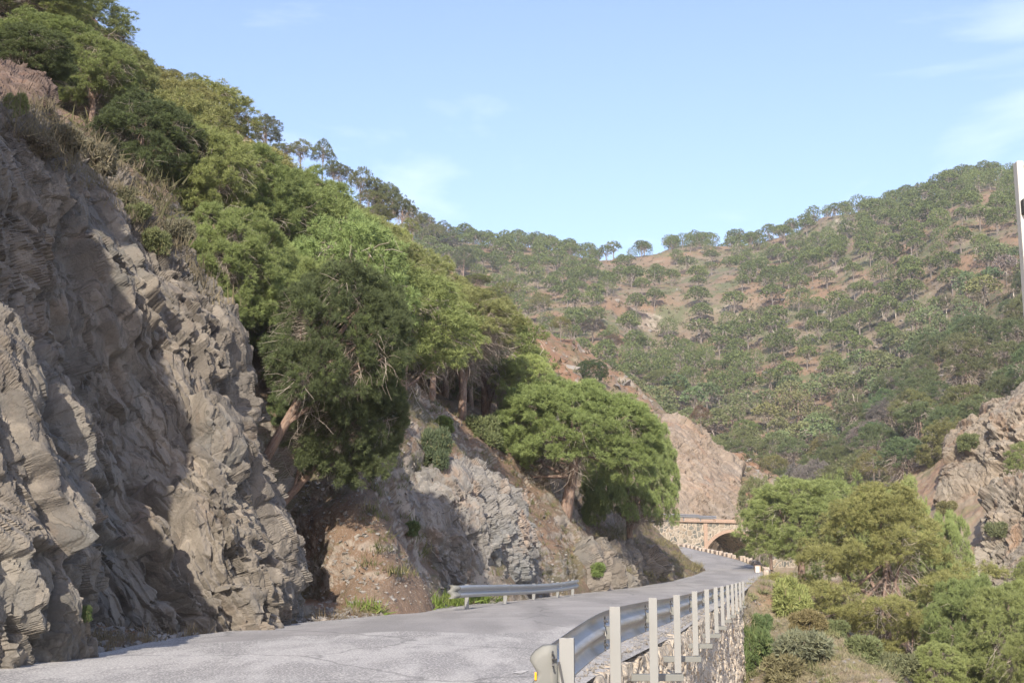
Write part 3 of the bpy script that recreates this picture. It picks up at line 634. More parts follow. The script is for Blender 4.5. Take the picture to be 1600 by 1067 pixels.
# short rail on the far side
rail2 = tag(empty('guardrail', (0, 0, 0)), 'short steel guardrail with five posts at the foot of the earth cut', 'guardrail')
p2 = [(735, 34, .73, -.02), (794, 38.5, .68, 0), (838, 42.5, .64, -.05), (875, 46, .65, -.06), (898, 49, .70, .1)]
q2 = np.array([P(px, 884, d) for px, d, *_ in p2])
for q, (px, d, a, b_) in zip(q2, p2): c_post(rail2, q + np.array([-.09, .0, 0]), a, b_ - .1, R(10), .11, .06)
pa = q2.copy(); pa[:, 2] = [a[2] - .17 for a in p2]; pa = np.concatenate([[pa[0] + np.array([-.28, -1.0, 0])], pa, [pa[-1] + np.array([.12, .8, .02])]])
pa = resample(pa, 50); w_beam(pa, -1, 'beam', rail2)
e1_ = pa[0]; m = MB(); V = []
wp = np.array(WP)
for k_, (dx, dy, sc_) in enumerate(((0, 0, 1), (-.08, -.14, 1.02), (-.18, -.20, 1.08), (-.26, -.14, 1.1))):
    V += [(e1_[0] + dx - .0 + (-x), e1_[1] + dy, e1_[2] + z * sc_) for x, z in WP]
m.add(V, [tuple(f) for f in grid_faces(4, len(WP))]); m.build('end_plate', M_conc, rail2, True)
for y in (38.5, 46.0):
    i = np.argmin(abs(pa[:, 1] - y)); m = MB(); m.box((pa[i, 0] + .03, pa[i, 1] - .02, pa[i, 2]), (.03, .02, .30)); m.build('splice_strip', M_white, rail2)

# ---------------------------------------------------------------- arched bridge and the wall beside the bend
B0, B1 = P(1014, 884, 120.), P(1290, 884, 131.); B0[2] = B1[2] = 0
ex = (B1 - B0) / np.linalg.norm(B1 - B0); ey = np.array([-ex[1], ex[0], 0])
Mb = Matrix(((ex[0], ey[0], 0, B0[0]), (ex[1], ey[1], 0, B0[1]), (0, 0, 1, 0), (0, 0, 0, 1)))
br = tag(bpy.data.objects.new('arch_bridge', None), 'stone bridge with one brick edged arch where the road doubles back', 'bridge'); sc.collection.objects.link(br); br.matrix_world = Mb
LB = np.linalg.norm(B1 - B0); px2x = lambda px: float(((P(px, 884, 125.) - B0) * ex).sum())
xc, hw, zs, rise, zt_ = px2x(1147), 3.5, 2.55, 1.85, 5.35
Ra = (hw**2 + rise**2) / (2 * rise); zc = zs + rise - Ra
an = np.linspace(math.pi - math.asin(hw / Ra) - math.pi / 2, math.asin(hw / Ra) * -1 + math.pi / 2, 25)
a0 = math.asin(hw / Ra); th = np.linspace(-a0, a0, 29)
arc = [(xc + Ra * math.sin(k), zc + Ra * math.cos(k)) for k in th]; arcO = [(xc + (Ra + .28) * math.sin(k), zc + (Ra + .28) * math.cos(k)) for k in th]
def zt_at(x): return 5.0 + .38 * min(1, x / 3.0)
xs = [0, 1, 2, 3] ; 
m = MB(); DP = 5.5
# spandrel face in vertical strips so the arch opening stays clean
cols = sorted(set([0, 1, 2, 3, LB] + [round(a[0], 4) for a in arc]))
V = []; fs = []
for y in (0, DP):
    base = len(V)
    for x in cols:
        zb_ = -2.0
        if xc - hw <= x <= xc + hw: zb_ = zc + math.sqrt(max(Ra**2 - (x - xc)**2, 0))
        V += [(x, y, zb_), (x, y, zt_at(x))]
    for i in range(len(cols) - 1):
        x0, x1 = cols[i], cols[i + 1]; a = base + 2 * i
        fs.append((a, a + 2, a + 3, a + 1) if y == 0 else (a, a + 1, a + 3, a + 2))
nC = 2 * len(cols)
for i in range(len(cols) - 1):
    fs.append((2 * i + 1, 2 * i + 3, nC + 2 * i + 3, nC + 2 * i + 1)); fs.append((2 * i, nC + 2 * i, nC + 2 * i + 2, 2 * i + 2))
fs.append((0, 1, nC + 1, nC)); m.add(V, fs)
il, ir = cols.index(round(arc[0][0], 4)), cols.index(round(arc[-1][0], 4))
for x in (arc[0][0], arc[-1][0]): m.add([(x, 0, -2), (x, DP, -2), (x, DP, zs), (x, 0, zs)], [(0, 1, 2, 3)])
m.build('spandrel_wall', M_bridge, br)
m_, t, b, o = mat('arch_brick'); v = mapping(t); cc = mix(t, noise(t, v, 3, 5, .6), (.32, .21, .15), (.42, .32, .245)); L(t, mix(t, mrange(t, noise(t, v, 12, 3, .7), .5, .7, 0, .6), cc, (.40, .36, .31)), b.inputs['Base Color']); bump(t, b, noise(t, v, 14, 4, .7), .6, .05); M_brick = m_
m = MB(); n = len(arc); V = [(x, -.10, z) for x, z in arc] + [(x, -.10, z) for x, z in arcO] + [(x, .35, z - .004) for x, z in arc] + [(x, .0, z) for x, z in arcO]
fs = []
for i in range(n - 1): fs += [(i, i + 1, n + i + 1, n + i), (i, 2 * n + i, 2 * n + i + 1, i + 1), (n + i, n + i + 1, 3 * n + i + 1, 3 * n + i)]
fs += [(0, n, 3 * n, 2 * n), (n - 1, 2 * n - 1, 4 * n - 1, 3 * n - 1)]
m.add(V, fs); m.build('arch_ring', M_brick, br)
m = MB(); m.box((px2x(1084), -.06, 3.5), (.38, .13, 3.4)); m.build('pilaster', M_brick, br, bevel=.02)
m = MB(); m.box((px2x(1108) - .0 + (LB - px2x(1108)) / 2, .12, 5.50), (LB - px2x(1108), .45, .26)); m.box((LB / 2 + 1.4, .05, 5.33), (LB - 2.8, .5, .10)); m.build('parapet', M_brick, br, bevel=.03)
m = MB(); m.box((px2x(1165), 4.9, 5.62), (6.5, .4, .35)); m.build('parapet', M_brick, br, bevel=.03)
m = MB(); m.box((LB / 2, DP / 2 + .3, 5.40), (LB, DP - .8, .06)); m.build('deck', M_road, br)
def small_rail(x0, x1, y, z, wid=.3, label=None):
    g = tag(empty('bridge_guardrail', Mb @ Vector((x0, y, z))), label, 'guardrail'); g.rotation_euler = (0, 0, math.atan2(ex[1], ex[0]))
    w_beam([(k, 0, .5) for k in np.linspace(0, x1 - x0, 12)], -1, 'beam', g)
    for k in np.arange(.3, x1 - x0, 1.9):
        m = MB(); m.box((k, .06, .28), (.10, .06, .7)); m.build('post', M_post, g)
small_rail(.2, px2x(1072), .15, 5.38, label='pale steel guardrail along the wall top left of the bridge arch')
small_rail(px2x(1072) + .05, px2x(1113), .25, 5.30, label='lower grey steel guardrail ending at the bridge parapet')
small_rail(px2x(1044), px2x(1079), 5.0, 5.62, label='short steel guardrail on the far side of the bridge road')
M_kerb = stone_material('kerb_block', 2.0, (.40, .36, .31), (.28, .23, .19), (.36, .31, .26), (.36, .26, .20))
# kerb stones round the bend
random.seed(3)
D_ = by_y(Rl, np.linspace(70, 116, 28)); st = []
for i, p in enumerate(D_):
    m = MB(); 
    if random.random() < .12: continue
    L_ = random.uniform(.6, 1.3); m.box((0, 0, .10), (L_, random.uniform(.25, .4), random.uniform(.25, .45)), 0)
    tg_ = D_[min(i + 1, 27)] - D_[max(i - 1, 0)]
    o = m.build('kerb_stone', M_kerb, None, bevel=.05); o.location = (p[0] + .22, p[1], p[2] - .02); o.rotation_euler = (random.uniform(-.05, .05), random.uniform(-.06, .06), math.atan2(tg_[1], tg_[0]) + random.uniform(-.08, .08))
    tag(o, 'rough pinkish block in the low parapet along the outside of the bend', 'stone', 'low parapet stones round the bend'); st.append(o)
mk = tag(empty('marker_stone', P(1184, 897, 73)), 'squat white painted marker stone at the near end of the bend parapet', 'marker stone')
m = MB(); m.box((0, 0, .2), (.32, .3, .6)); m.build('block', M_brick, mk, bevel=.04)
m = MB(); m.box((-.04, -.155, .26), (.22, .02, .36)); m.build('white_face', M_white, mk, bevel=.005)
o = MB(); o.box((0, 0, .1), (.3, .25, .55)); o = o.build('marker_stone', M_brick, None, bevel=.04); o.location = P(1180, 917, 66); tag(o, 'small broken ochre stone just below the white marker stone', 'marker stone')

# sign at the right edge, seen from behind at close range
sp_ = P(1597, 262, 4.0); sg = tag(empty('road_sign', (sp_[0], sp_[1], -.45)), 'tall white edged sign panel seen from behind at the right edge of the view', 'road sign')
hgt = sp_[2] + .45
m = MB(); m.box((-.012, 0, hgt / 2 + .55), (.022, .035, hgt - 1.1 + .035)); m.build('edge_strip', M_white, sg, bevel=.003)
m = MB(); m.box((.21, .012, hgt / 2 + .55), (.42, .005, hgt - 1.1)); m.build('panel', M_post, sg, bevel=.001)
m = MB(); m.box((.22, -.04, (hgt - .2) / 2), (.07, .07, hgt - .2)); m.build('pole', M_post, sg, bevel=.006)
m = MB(); m.box((-.006, -.03, hgt - .14), (.03, .03, .05)); m.build('clamp', M_bolt, sg, bevel=.004)
print('built', time.time() - T0)

# ---------------------------------------------------------------- vegetation
rng = np.random.RandomState(11)
def foliage_mat(name, tip, dead, trans=.3):
    m, t, b, o = mat(name); oi = nd(t, 'ShaderNodeObjectInfo'); ti = attr(t, 'tint')
    c = mix(t, mrange(t, ti, 0, 1, 0, 1, False), mix(t, .42, oi.outputs['Color'], (0, 0, 0)), oi.outputs['Color'])
    c = mix(t, mrange(t, ti, .72, 1, 0, .65), c, tip); c = mix(t, mrange(t, ti, .06, .02), c, dead)
    L(t, c, b.inputs['Base Color']); b.inputs['Roughness'].default_value = .7
    tr = nd(t, 'ShaderNodeBsdfTranslucent'); L(t, mix(t, .25, c, (.24, .27, .08)), tr.inputs[0]); ms = nd(t, 'ShaderNodeMixShader'); ms.inputs[0].default_value = trans
    L(t, b.outputs[0], ms.inputs[1]); L(t, tr.outputs[0], ms.inputs[2]); L(t, ms.outputs[0], o.inputs[0]); return m
M_leaf = foliage_mat('pine_needles', (.20, .26, .07), (.20, .16, .10))
M_leafd = foliage_mat('distant_pine_needles', (.17, .19, .06), (.19, .17, .13), .2)
M_euc = foliage_mat('eucalyptus_leaves', (.26, .24, .14), (.25, .20, .13), .3)
M_bush = foliage_mat('bush_leaves', (.28, .26, .12), (.26, .20, .14), .25)
M_grass = foliage_mat('grass_blades', (.40, .33, .20), (.34, .25, .17), .3)
def bark_mat(name, a, b_, c_):
    m, t, b, o = mat(name); v = mapping(t, (6, 6, 1.6)); n = noise(t, v, 1.5, 6, .65, .5)
    L(t, mix(t, mrange(t, noise(t, v, 4, 4, .7), .45, .6, 0, .7), mix(t, mrange(t, n, .38, .6), a, b_), c_), b.inputs['Base Color']); bump(t, b, n, .8, .04); return m
M_bark = bark_mat('pine_bark', (.15, .10, .08), (.27, .185, .14), (.25, .215, .19))
M_barkg = bark_mat('grey_bark', (.13, .11, .095), (.19, .165, .145), (.22, .20, .18))
M_barkw = bark_mat('pale_bark', (.42, .38, .32), (.58, .54, .48), (.34, .27, .20))
m_, t, b, o = mat('dead_twigs'); oi = nd(t, 'ShaderNodeObjectInfo'); L(t, mix(t, attr(t, 'tint'), (.20, .165, .14), (.44, .39, .34)), b.inputs['Base Color']); M_twig = m_
def unit(v): return v / (np.linalg.norm(v, axis=-1)[..., None] + 1e-9)
def tufts(Pt, Nt, n, ln, wd, spread, rng, tint=None):
    """each tuft: n slender blades fanning out round Nt"""
    T = len(Pt); D = unit(Nt[:, None] + spread * rng.randn(T, n, 3)); lf = ln * (.6 + .8 * rng.rand(T, n, 1))
    sd = unit(np.cross(D, rng.randn(T, n, 3))); bs = Pt[:, None] + .25 * lf * rng.randn(T, n, 3) * .6
    V = np.stack([bs - sd * wd * .5, bs + sd * wd * .5, bs + D * lf], 2).reshape(-1, 3)
    ti = rng.rand(T) if tint is None else tint
    ti = np.clip(np.repeat(ti, n) * .8 + .2 * rng.rand(T * n), 0, 1)
    return V, np.arange(T * n * 3).reshape(-1, 3), np.repeat(ti, 3)
def ribbons(P0, D0, ln, wd, droop, rng, seg=3):
    """thin bent twigs"""
    T = len(P0); pts = [P0]; d = unit(D0); l = ln * (.5 + rng.rand(T, 1)) / seg
    for k in range(seg):
        d = unit(d + .35 * rng.randn(T, 3) + np.array([0, 0, -droop])); pts.append(pts[-1] + d * l)
    pts = np.stack(pts, 1); sd = unit(np.cross(d, rng.randn(T, 3)))[:, None] * wd * np.linspace(1, .25, seg + 1)[None, :, None] * .5
    V = np.stack([pts - sd, pts + sd], 2).reshape(T, -1, 3); k = 2 * (seg + 1)
    f = np.array([(2 * i, 2 * i + 1, 2 * i + 3, 2 * i + 2) for i in range(seg)])
    F_ = (np.arange(T)[:, None, None] * k + f[None]).reshape(-1, 4)
    return V.reshape(-1, 3), F_, np.repeat(rng.rand(T), k)
def lobes_sample(lobes, n, rng, zmin=-.35, keep_in=.12, puffs=0):
    big = lobes
    if puffs:
        sub = []
        for l in lobes:
            k = int(puffs * l[3] * l[4] / .5); d = unit(rng.randn(k, 3)); d = d[d[:, 2] > -.45]
            for q in d:
                r_ = rng.uniform(.15, .27); sub.append((l[0] + q[0] * l[3], l[1] + q[1] * l[4], l[2] + q[2] * l[5], r_, r_, r_ * .8))
        sub = np.array(sub); ins = np.zeros(len(sub), bool)
        for l in big: ins |= (((sub[:, :3] - np.array(l[:3])) / np.array(l[3:6])) ** 2).sum(1) < .6
        lobes = sub[~ins | (rng.rand(len(sub)) < .06)]; zmin = -.6
    c = np.array([l[:3] for l in lobes]); r = np.array([l[3:6] for l in lobes]); a = (r[:, 0] * r[:, 1]) ** .9; idx = rng.choice(len(lobes), n * 3, p=a / a.sum())
    d = unit(rng.randn(n * 3, 3)); m = d[:, 2] > zmin - .25 * rng.rand(n * 3); idx, d = idx[m], d[m]
    Pt = c[idx] + r[idx] * d * (.78 + .26 * rng.rand(len(idx), 1)); N = unit(d / r[idx])
    inside = np.zeros(len(Pt), bool)
    for j in (range(len(lobes)) if not puffs else ()): inside |= (((Pt - c[j]) / r[j]) ** 2).sum(1) < .58
    m = ~inside | (rng.rand(len(Pt)) < keep_in); Pt, N = Pt[m][:n], N[m][:n]
    return Pt, N
def limbs(trunk, tr0, lobes, rng, count, fork_from=.45):
    b = MB(); tr = np.array(trunk); b.tube(tr, tr0, 9)
    ends = sorted(lobes, key=lambda l: -l[3])[:count]; tips = []
    for l in ends:
        k = rng.uniform(fork_from, .95) * (len(tr) - 1); i = int(k); p0 = tr[i] + (tr[min(i + 1, len(tr) - 1)] - tr[i]) * (k - i); p3 = np.array(l[:3]); r0 = np.interp(k, range(len(tr)), tr0) * .55
        mid = (p0 + p3) / 2 + rng.randn(3) * .2 + np.array([0, 0, -.15 * np.linalg.norm(p3 - p0) + .1])
        pth = [p0, (p0 + mid) / 2, mid, (mid + p3) / 2, p3]; b.tube(pth, np.linspace(r0, .02, 5), 5, cap=False); tips.append(pth)
    return b, tips
def make_tree(kind, seed, q):
    """q: detail. returns unit meshes built at real size: dict(H, Rr, trunk, crown, twigs)"""
    rng = np.random.RandomState(seed); U = rng.uniform
    if kind == 'umbrella':
        H, Rr = 7.0, 2.7; lobes = []
        nl = 22
        for i in range(nl):
            rho = Rr * .82 * math.sqrt((i + .3) / nl); th = i * 2.4 + U(-.3, .3); r = U(.72, 1.02) * (1.1 - .25 * rho / Rr)
            lobes.append((rho * math.cos(th), rho * math.sin(th), H - .95 - 3.0 * (rho / Rr) ** 2 + U(-.2, .2), r, r, r * 1.0))
        trunk = [(0, 0, -.8), (.03, 0, H * .25), (U(-.2, .2), U(-.2, .2), H * .5), (U(-.15, .15), U(-.15, .15), H * .78)]; tr = [.17, .13, .11, .07]; zmin = -.15
    elif kind == 'dome':           # dense, nearly to the ground on one side
        H, Rr = 7.0, 3.9; lobes = []
        for i in range(96):
            u = (i + .5) / 96; ph = i * 2.399; z = 1 - 1.72 * u; rr = math.sqrt(max(1 - z * z, 0)) if z > 0 else 1 + .12 * z; r = U(.5, .85)
            lobes.append((Rr * .84 * rr * math.cos(ph), Rr * .82 * rr * math.sin(ph), 3.95 + 2.45 * z + U(-.2, .2) + (.0 if z > 0 else 0), r * 1.1, r * 1.1, r * .85))
        trunk = [(0, 0, -.8), (.1, 0, 1.2), (.25, .1, 2.4), (.2, .1, 4.6)]; tr = [.34, .26, .20, .10]; zmin = -.5
    elif kind == 'bushy':          # irregular aleppo pine, rounded and ragged
        H, Rr = 7.0, 2.6; lobes = []; sq = U(.85, 1.15, 6)
        for i in range(58):
            u = (i + .5) / 58; z = 1 - 1.75 * u; ph = i * 2.399; rr = math.sqrt(max(1 - z * z, 0)) if z > 0 else 1 - .25 * z * z; r = U(.42, .85); irr = sq[int(ph % 6.28)] if int(ph % 6.28) < 6 else 1; k = U(.62, .92)
            lobes.append((Rr * k * irr * rr * math.cos(ph), Rr * k * irr * rr * math.sin(ph), 3.9 + 2.5 * z * U(.85, 1.05), r, r, r * .85))
        trunk = [(0, 0, -.8), (U(-.1, .1), .05, 1.6), (U(-.25, .25), U(-.2, .2), 3.6), (U(-.2, .2), U(-.2, .2), 6.0)]; tr = [.21, .17, .13, .05]; zmin = -.45
    elif kind == 'pine':           # bare stem, rounded ragged crown with grey dead twigs hanging below
        H, Rr = 7.0, 2.6; lobes = []
        for i in range(36):
            u = (i + .5) / 36; z = 1 - 1.45 * u; ph = i * 2.399 + U(-.2, .2); rr = math.sqrt(max(1 - z * z, 0)); r = U(.45, .8); k = U(.6, .95)
            lobes.append((Rr * k * rr * math.cos(ph), Rr * k * rr * math.sin(ph), 4.6 + 1.7 * z + U(-.2, .2), r, r, r * .75))
        trunk = [(0, 0, -.8), (.05, .05, 1.4), (U(-.15, .15), U(-.15, .15), 3.2), (U(-.2, .2), U(-.2, .2), 5.6)]; tr = [.20, .17, .13, .05]; zmin = -.3
    elif kind == 'layered':
        H, Rr = 8.5, 4.0; lobes = []
        for i in range(54):
            u = (i + .5) / 54; z = .9 + 6.9 * u ** .9; mxr = Rr * (1.0 - .15 * abs(u - .4) - .72 * max(0, u - .45) / .55); rad = mxr * U(.35, .95); ph = i * 2.399 + U(-.3, .3); r = U(.75, 1.25) * (1 - .25 * u)
            lobes.append((rad * math.cos(ph), rad * math.sin(ph), z - .18 * rad, r, r, r * .42))
        trunk = [(0, 0, -.8), (.1, .0, 2.0), (-.1, .1, 4.2), (.1, 0, 7.6)]; tr = [.28, .22, .16, .05]; zmin = -.3
    elif kind == 'eucalyptus':
        H, Rr = 9.0, 2.6; lobes = []
        for i in range(20):
            z = U(3.6, 8.3); ph = U(0, 6.28); rad = Rr * U(.15, .85) * (1 - .5 * (z - 3.6) / 5); r = U(.5, .85)
            lobes.append((rad * math.cos(ph), rad * math.sin(ph), z, r, r, r * .9))
        trunk = [(0, 0, -.8), (.1, 0, 2.5), (U(-.4, .4), U(-.3, .3), 5), (U(-.5, .5), U(-.3, .3), 7.8)]; tr = [.15, .12, .09, .04]; zmin = -1
    b, tips = limbs(trunk, tr, lobes, rng, {0: 5, 1: 8, 2: 16}[q] if kind != 'eucalyptus' else 10, .35 if kind in ('umbrella', 'dome', 'eucalyptus') else .2)
    bark = {'eucalyptus': M_barkw, 'umbrella': M_barkg}.get(kind, M_bark)
    out = {'H': H, 'R': Rr, 'trunk': b.mesh('trunk', [bark], True)}
    dens = {'umbrella': (560, 1800, 4200), 'dome': (700, 6500, 24000), 'bushy': (600, 4200, 13000), 'pine': (500, 3000, 9500), 'layered': (800, 5000, 16000), 'eucalyptus': (330, 900, 2500)}[kind][q]
    Pt, N = lobes_sample(lobes, dens, rng, zmin, puffs={0: 0, 1: 14, 2: 22}[q] if kind != 'eucalyptus' else 0)
    N = unit(N + np.array([0, 0, .3])) if kind != 'eucalyptus' else N
    ln, wd, n, spr = {0: (.36, .26, 2, .8), 1: (.20, .030, 11, .65), 2: (.155, .017, 17, .65)}[q]
    if kind == 'eucalyptus': spr = 1.2; N = unit(N + np.array([0, 0, -.6]))
    ti = np.clip(.5 + .32 * rng.randn(len(Pt)) * .6 + .25 * fbm(Pt * .9 + seed, 3), .07, 1)
    V, F_, ti = tufts(Pt, N, n, ln, wd, spr, rng, ti)
    out['crown'] = mesh_np('crown', V, F_, [{'eucalyptus': M_euc}.get(kind, M_leaf if q else M_leafd)], False, {'tint': ti})
    # dead twigs under the canopy and along the limbs
    nt = {'umbrella': (110, 350, 1100), 'dome': (60, 500, 1800), 'bushy': (110, 450, 1900), 'pine': (110, 900, 4200), 'layered': (60, 350, 1300), 'eucalyptus': (20, 60, 150)}[kind][q]
    src = []; 
    for pth in tips:
        pth = np.array(pth); src.append(interp_c(np.linspace(.8, 3.9, 14), pth))
    src = np.concatenate(src); k = rng.randint(0, len(src), nt); p0 = src[k] + .12 * rng.randn(nt, 3); 
    d0 = unit(p0 * np.array([1, 1, 0]) + .5 * rng.randn(nt, 3) + np.array([0, 0, -.1]))
    V, F_, ti = ribbons(p0, d0, {0: 1.15, 1: 1.1, 2: 1.05}[q], {0: .10, 1: .040, 2: .018}[q], {'umbrella': .12, 'bushy': .3, 'dome': .35}.get(kind, .2), rng)
    out['twigs'] = mesh_np('twigs', V, F_, [M_twig], False, {'tint': ti})
    return out
TREES = {}
def variants(kind, q, n):
    k = (kind, q)
    if k not in TREES: TREES[k] = [make_tree(kind, 100 * q + 7 * i + len(kind) * 13, q) for i in range(n)]
    return TREES[k]
G1, G2_, G3_, GY, GD = (.20, .25, .065), (.22, .24, .075), (.17, .20, .08), (.245, .25, .07), (.115, .15, .05)  # GD: dark green; on the shaded pines it paints shade into the crown
NT = 0; FB = 1.5
def tree(x, y, z, H, Rr, kind, q, color, label, group=None, cat='pine tree', name='pine_tree', lean=(0, 0), vi=None, twigs=True, trunk=True, rz=None):
    global NT; NT += 1
    vs = variants(kind, q, {0: 5, 1: 4, 2: 3}[q]); v = vs[(NT if vi is None else vi) % len(vs)]
    e = empty(name, (x, y, z), rng.uniform(0, 6.28) if rz is None else rz, (Rr / v['R'], Rr / v['R'], H / v['H'])); e.rotation_euler[0], e.rotation_euler[1] = lean
    tag(e, label, cat, group)
    if trunk: link('trunk', v['trunk'], e)
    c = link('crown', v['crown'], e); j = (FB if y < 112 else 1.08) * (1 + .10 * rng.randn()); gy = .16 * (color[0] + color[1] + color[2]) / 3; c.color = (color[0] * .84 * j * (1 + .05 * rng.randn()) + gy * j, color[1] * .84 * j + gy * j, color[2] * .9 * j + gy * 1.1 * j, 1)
    if twigs: link('twigs', v['twigs'], e)
    return e
def tree_at(px, d, ytop, wpx, kind, q, color, label, yb=None, **k):
    """stands on the ground at forward distance d in the photo's column px"""
    g = P(px, 600, d); z = down(g[0], g[1], P(px, ytop - 60, d)[2] + 3); top = P(px, ytop, d)[2]
    z -= 1.0 if (d < 40 and kind == 'bushy') else 0
    H = max(top - z, 2.0); Rr = wpx / 2 * d / F
    return tree(g[0], g[1], z, H, Rr, kind, q, color, label, **k)
YG = (.24, .28, .07)
GA = 'pines on the slope above the road'
near = [ # px, d, top y, width px, kind, colour, label
 (20, 60, -30, 190, 'bushy', YG, 'yellowish green pine crown at the top left corner'),
 (95, 66, -15, 150, 'bushy', GY, 'yellow tinged pine beneath the dark tree on the upper left skyline'),
 (40, 47, 30, 170, 'bushy', G1, 'green pine above the brown outcrop at the left edge'),
 (118, 45, 58, 150, 'bushy', G1, 'bushy green pine just right of the brown outcrop'),
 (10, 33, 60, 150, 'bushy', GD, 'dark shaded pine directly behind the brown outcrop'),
 (165, 50, 75, 130, 'bushy', G2_, 'mid green pine below the two small skyline pines at upper left'),
 (222, 70, 108, 110, 'bushy', GY, 'ochre yellow pine on the upper left slope'),
 (300, 74, 128, 160, 'bushy', YG, 'broad yellow green pine below the upper left skyline'),
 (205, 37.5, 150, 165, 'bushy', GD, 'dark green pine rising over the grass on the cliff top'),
 (300, 39, 195, 190, 'bushy', G1, 'bright green pine right of the dark one on the cliff top'),
 (375, 42, 236, 190, 'bushy', G1, 'large bright green pine near the middle of the cliff top clump'),
 (455, 46, 262, 190, 'bushy', G1, 'tall bright green pine at the right of the cliff top clump'),
 (352, 34.8, 320, 210, 'bushy', G1, 'bright green pine leaning over the top of the schist cliff'),
 (440, 37.5, 380, 215, 'bushy', G1, 'wide green pine overhanging the corner of the schist cliff'),
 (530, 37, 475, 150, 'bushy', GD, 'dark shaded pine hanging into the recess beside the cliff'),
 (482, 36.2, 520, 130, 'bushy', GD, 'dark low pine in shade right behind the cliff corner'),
 (500, 36.3, 440, 130, 'bushy', G1, 'green pine bough mass hanging over the recess beside the cliff corner'),
 (545, 54, 325, 170, 'pine', G2_, 'green pine behind the cliff top clump with grey twigs below'),
 (625, 57, 382, 170, 'pine', G2_, 'pine with a dark bare stem and grey twigs above the earth bank'),
 (585, 62, 350, 130, 'bushy', YG, 'yellow green pine crown behind the dark stemmed pine'),
 (690, 60, 425, 140, 'pine', G2_, 'pine with a leaning reddish stem beside the thicker leaning stem'),
 (722, 54, 448, 190, 'pine', G2_, 'grey twigged pine with the thick leaning reddish stem'),
 (765, 62, 478, 120, 'pine', G2_, 'pine crown behind the yellow green pine above the blue rock'),
 (822, 59, 548, 100, 'pine', YG, 'yellow green pine with a dark stem left of the round roadside pine'),
 (480, 85, 330, 120, 'bushy', GY, 'ochre pine behind the clump towards the left skyline'),
 (560, 92, 345, 110, 'bushy', YG, 'yellow green pine on the slope below the middle of the left skyline'),
 (640, 82, 395, 110, 'bushy', G2_, 'green pine on the upper edge of the near clump'),
]
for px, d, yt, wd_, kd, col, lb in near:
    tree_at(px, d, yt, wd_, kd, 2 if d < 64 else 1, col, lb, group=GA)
for px, d, z_, H_, R_, ln_, lb in ((418, 30.0, 3.9, 5.0, 1.6, 30, 'pine tinted dark for shade, leaning out over the recess right beside the cliff corner'), (432, 31.5, 2.6, 4.4, 1.35, 40, 'smaller pine tinted dark for shade at the outer edge of the shaded clump over the recess')):
    g = P(px, 884, d); tree(g[0], g[1], z_, H_, R_, 'bushy', 2, (.085, .115, .04), lb, group=GA, lean=(0, R(ln_)), vi=int(ln_), rz=0)  # both crowns coloured darker than GD to put shade into the leaves
bl_x = (-20, 100, 200, 350, 450, 560, 700, 800, 860); bl_l = (230, 300, 400, 500, 600, 640, 640, 660, 700); bl_u = (60, 130, 200, 300, 370, 420, 520, 600, 650); sk_x = (-20, 60, 130, 200, 300, 380, 470, 560, 640, 720, 800, 860); sk_y = (-40, 0, 45, 95, 130, 218, 275, 338, 395, 445, 505, 565)
got = []
for k in range(3000):
    px = rng.uniform(-20, 820); py = rng.uniform(np.interp(px, bl_x, bl_u), np.interp(px, bl_x, bl_l))
    h, n_, s_ = hit(px, py)
    if h is None or s_ != 'hillside' or h.y < 40 or any((h.x - a) ** 2 + (h.y - b_) ** 2 < 3.3 ** 2 for a, b_ in got): continue
    hh_ = rng.uniform(3.6, 5.6); tp = project((h.x, h.y, h.z + hh_)); lm = np.interp(tp[0], sk_x, sk_y)
    if tp[1] < lm - 5 or tp[1] > lm + 230: continue
    got.append((h.x, h.y)); up = (np.interp(px, bl_x, bl_l) - py) / (np.interp(px, bl_x, bl_l) - np.interp(px, bl_x, bl_u)); u_ = rng.rand()
    col = G1 if u_ > up * 1.1 else (YG if rng.rand() < .6 else GY)
    tree(h.x, h.y, h.z - .3, hh_ + .3, rng.uniform(1.8, 2.7), 'bushy', 1, col, 'green or yellowish pine packed among others in the band of pines above the cliff', group='pines packed along the slope above the cliff')
    if len(got) >= 60: break
print('band', len(got))
# round pine by the road
g = P(884, 884, 57); zt_0 = down(g[0], g[1], P(884, 780, 57)[2])
tree(g[0], g[1], zt_0, P(900, 596, 57)[2] - zt_0, 3.75, 'dome', 2, (.20, .255, .065), 'big round dense pine leaning over the roadside on a reddish trunk', lean=(0, R(7)), vi=0, rz=.3)
g = P(985, 884, 66); z_ = down(g[0], g[1], P(985, 700, 66)[2])
tree(g[0], g[1], z_ - .8, P(978, 640, 66)[2] - z_ + .8, 2.45, 'dome', 2, (.19, .245, .065), 'second rounded pine half hidden right behind the big round one', vi=1)
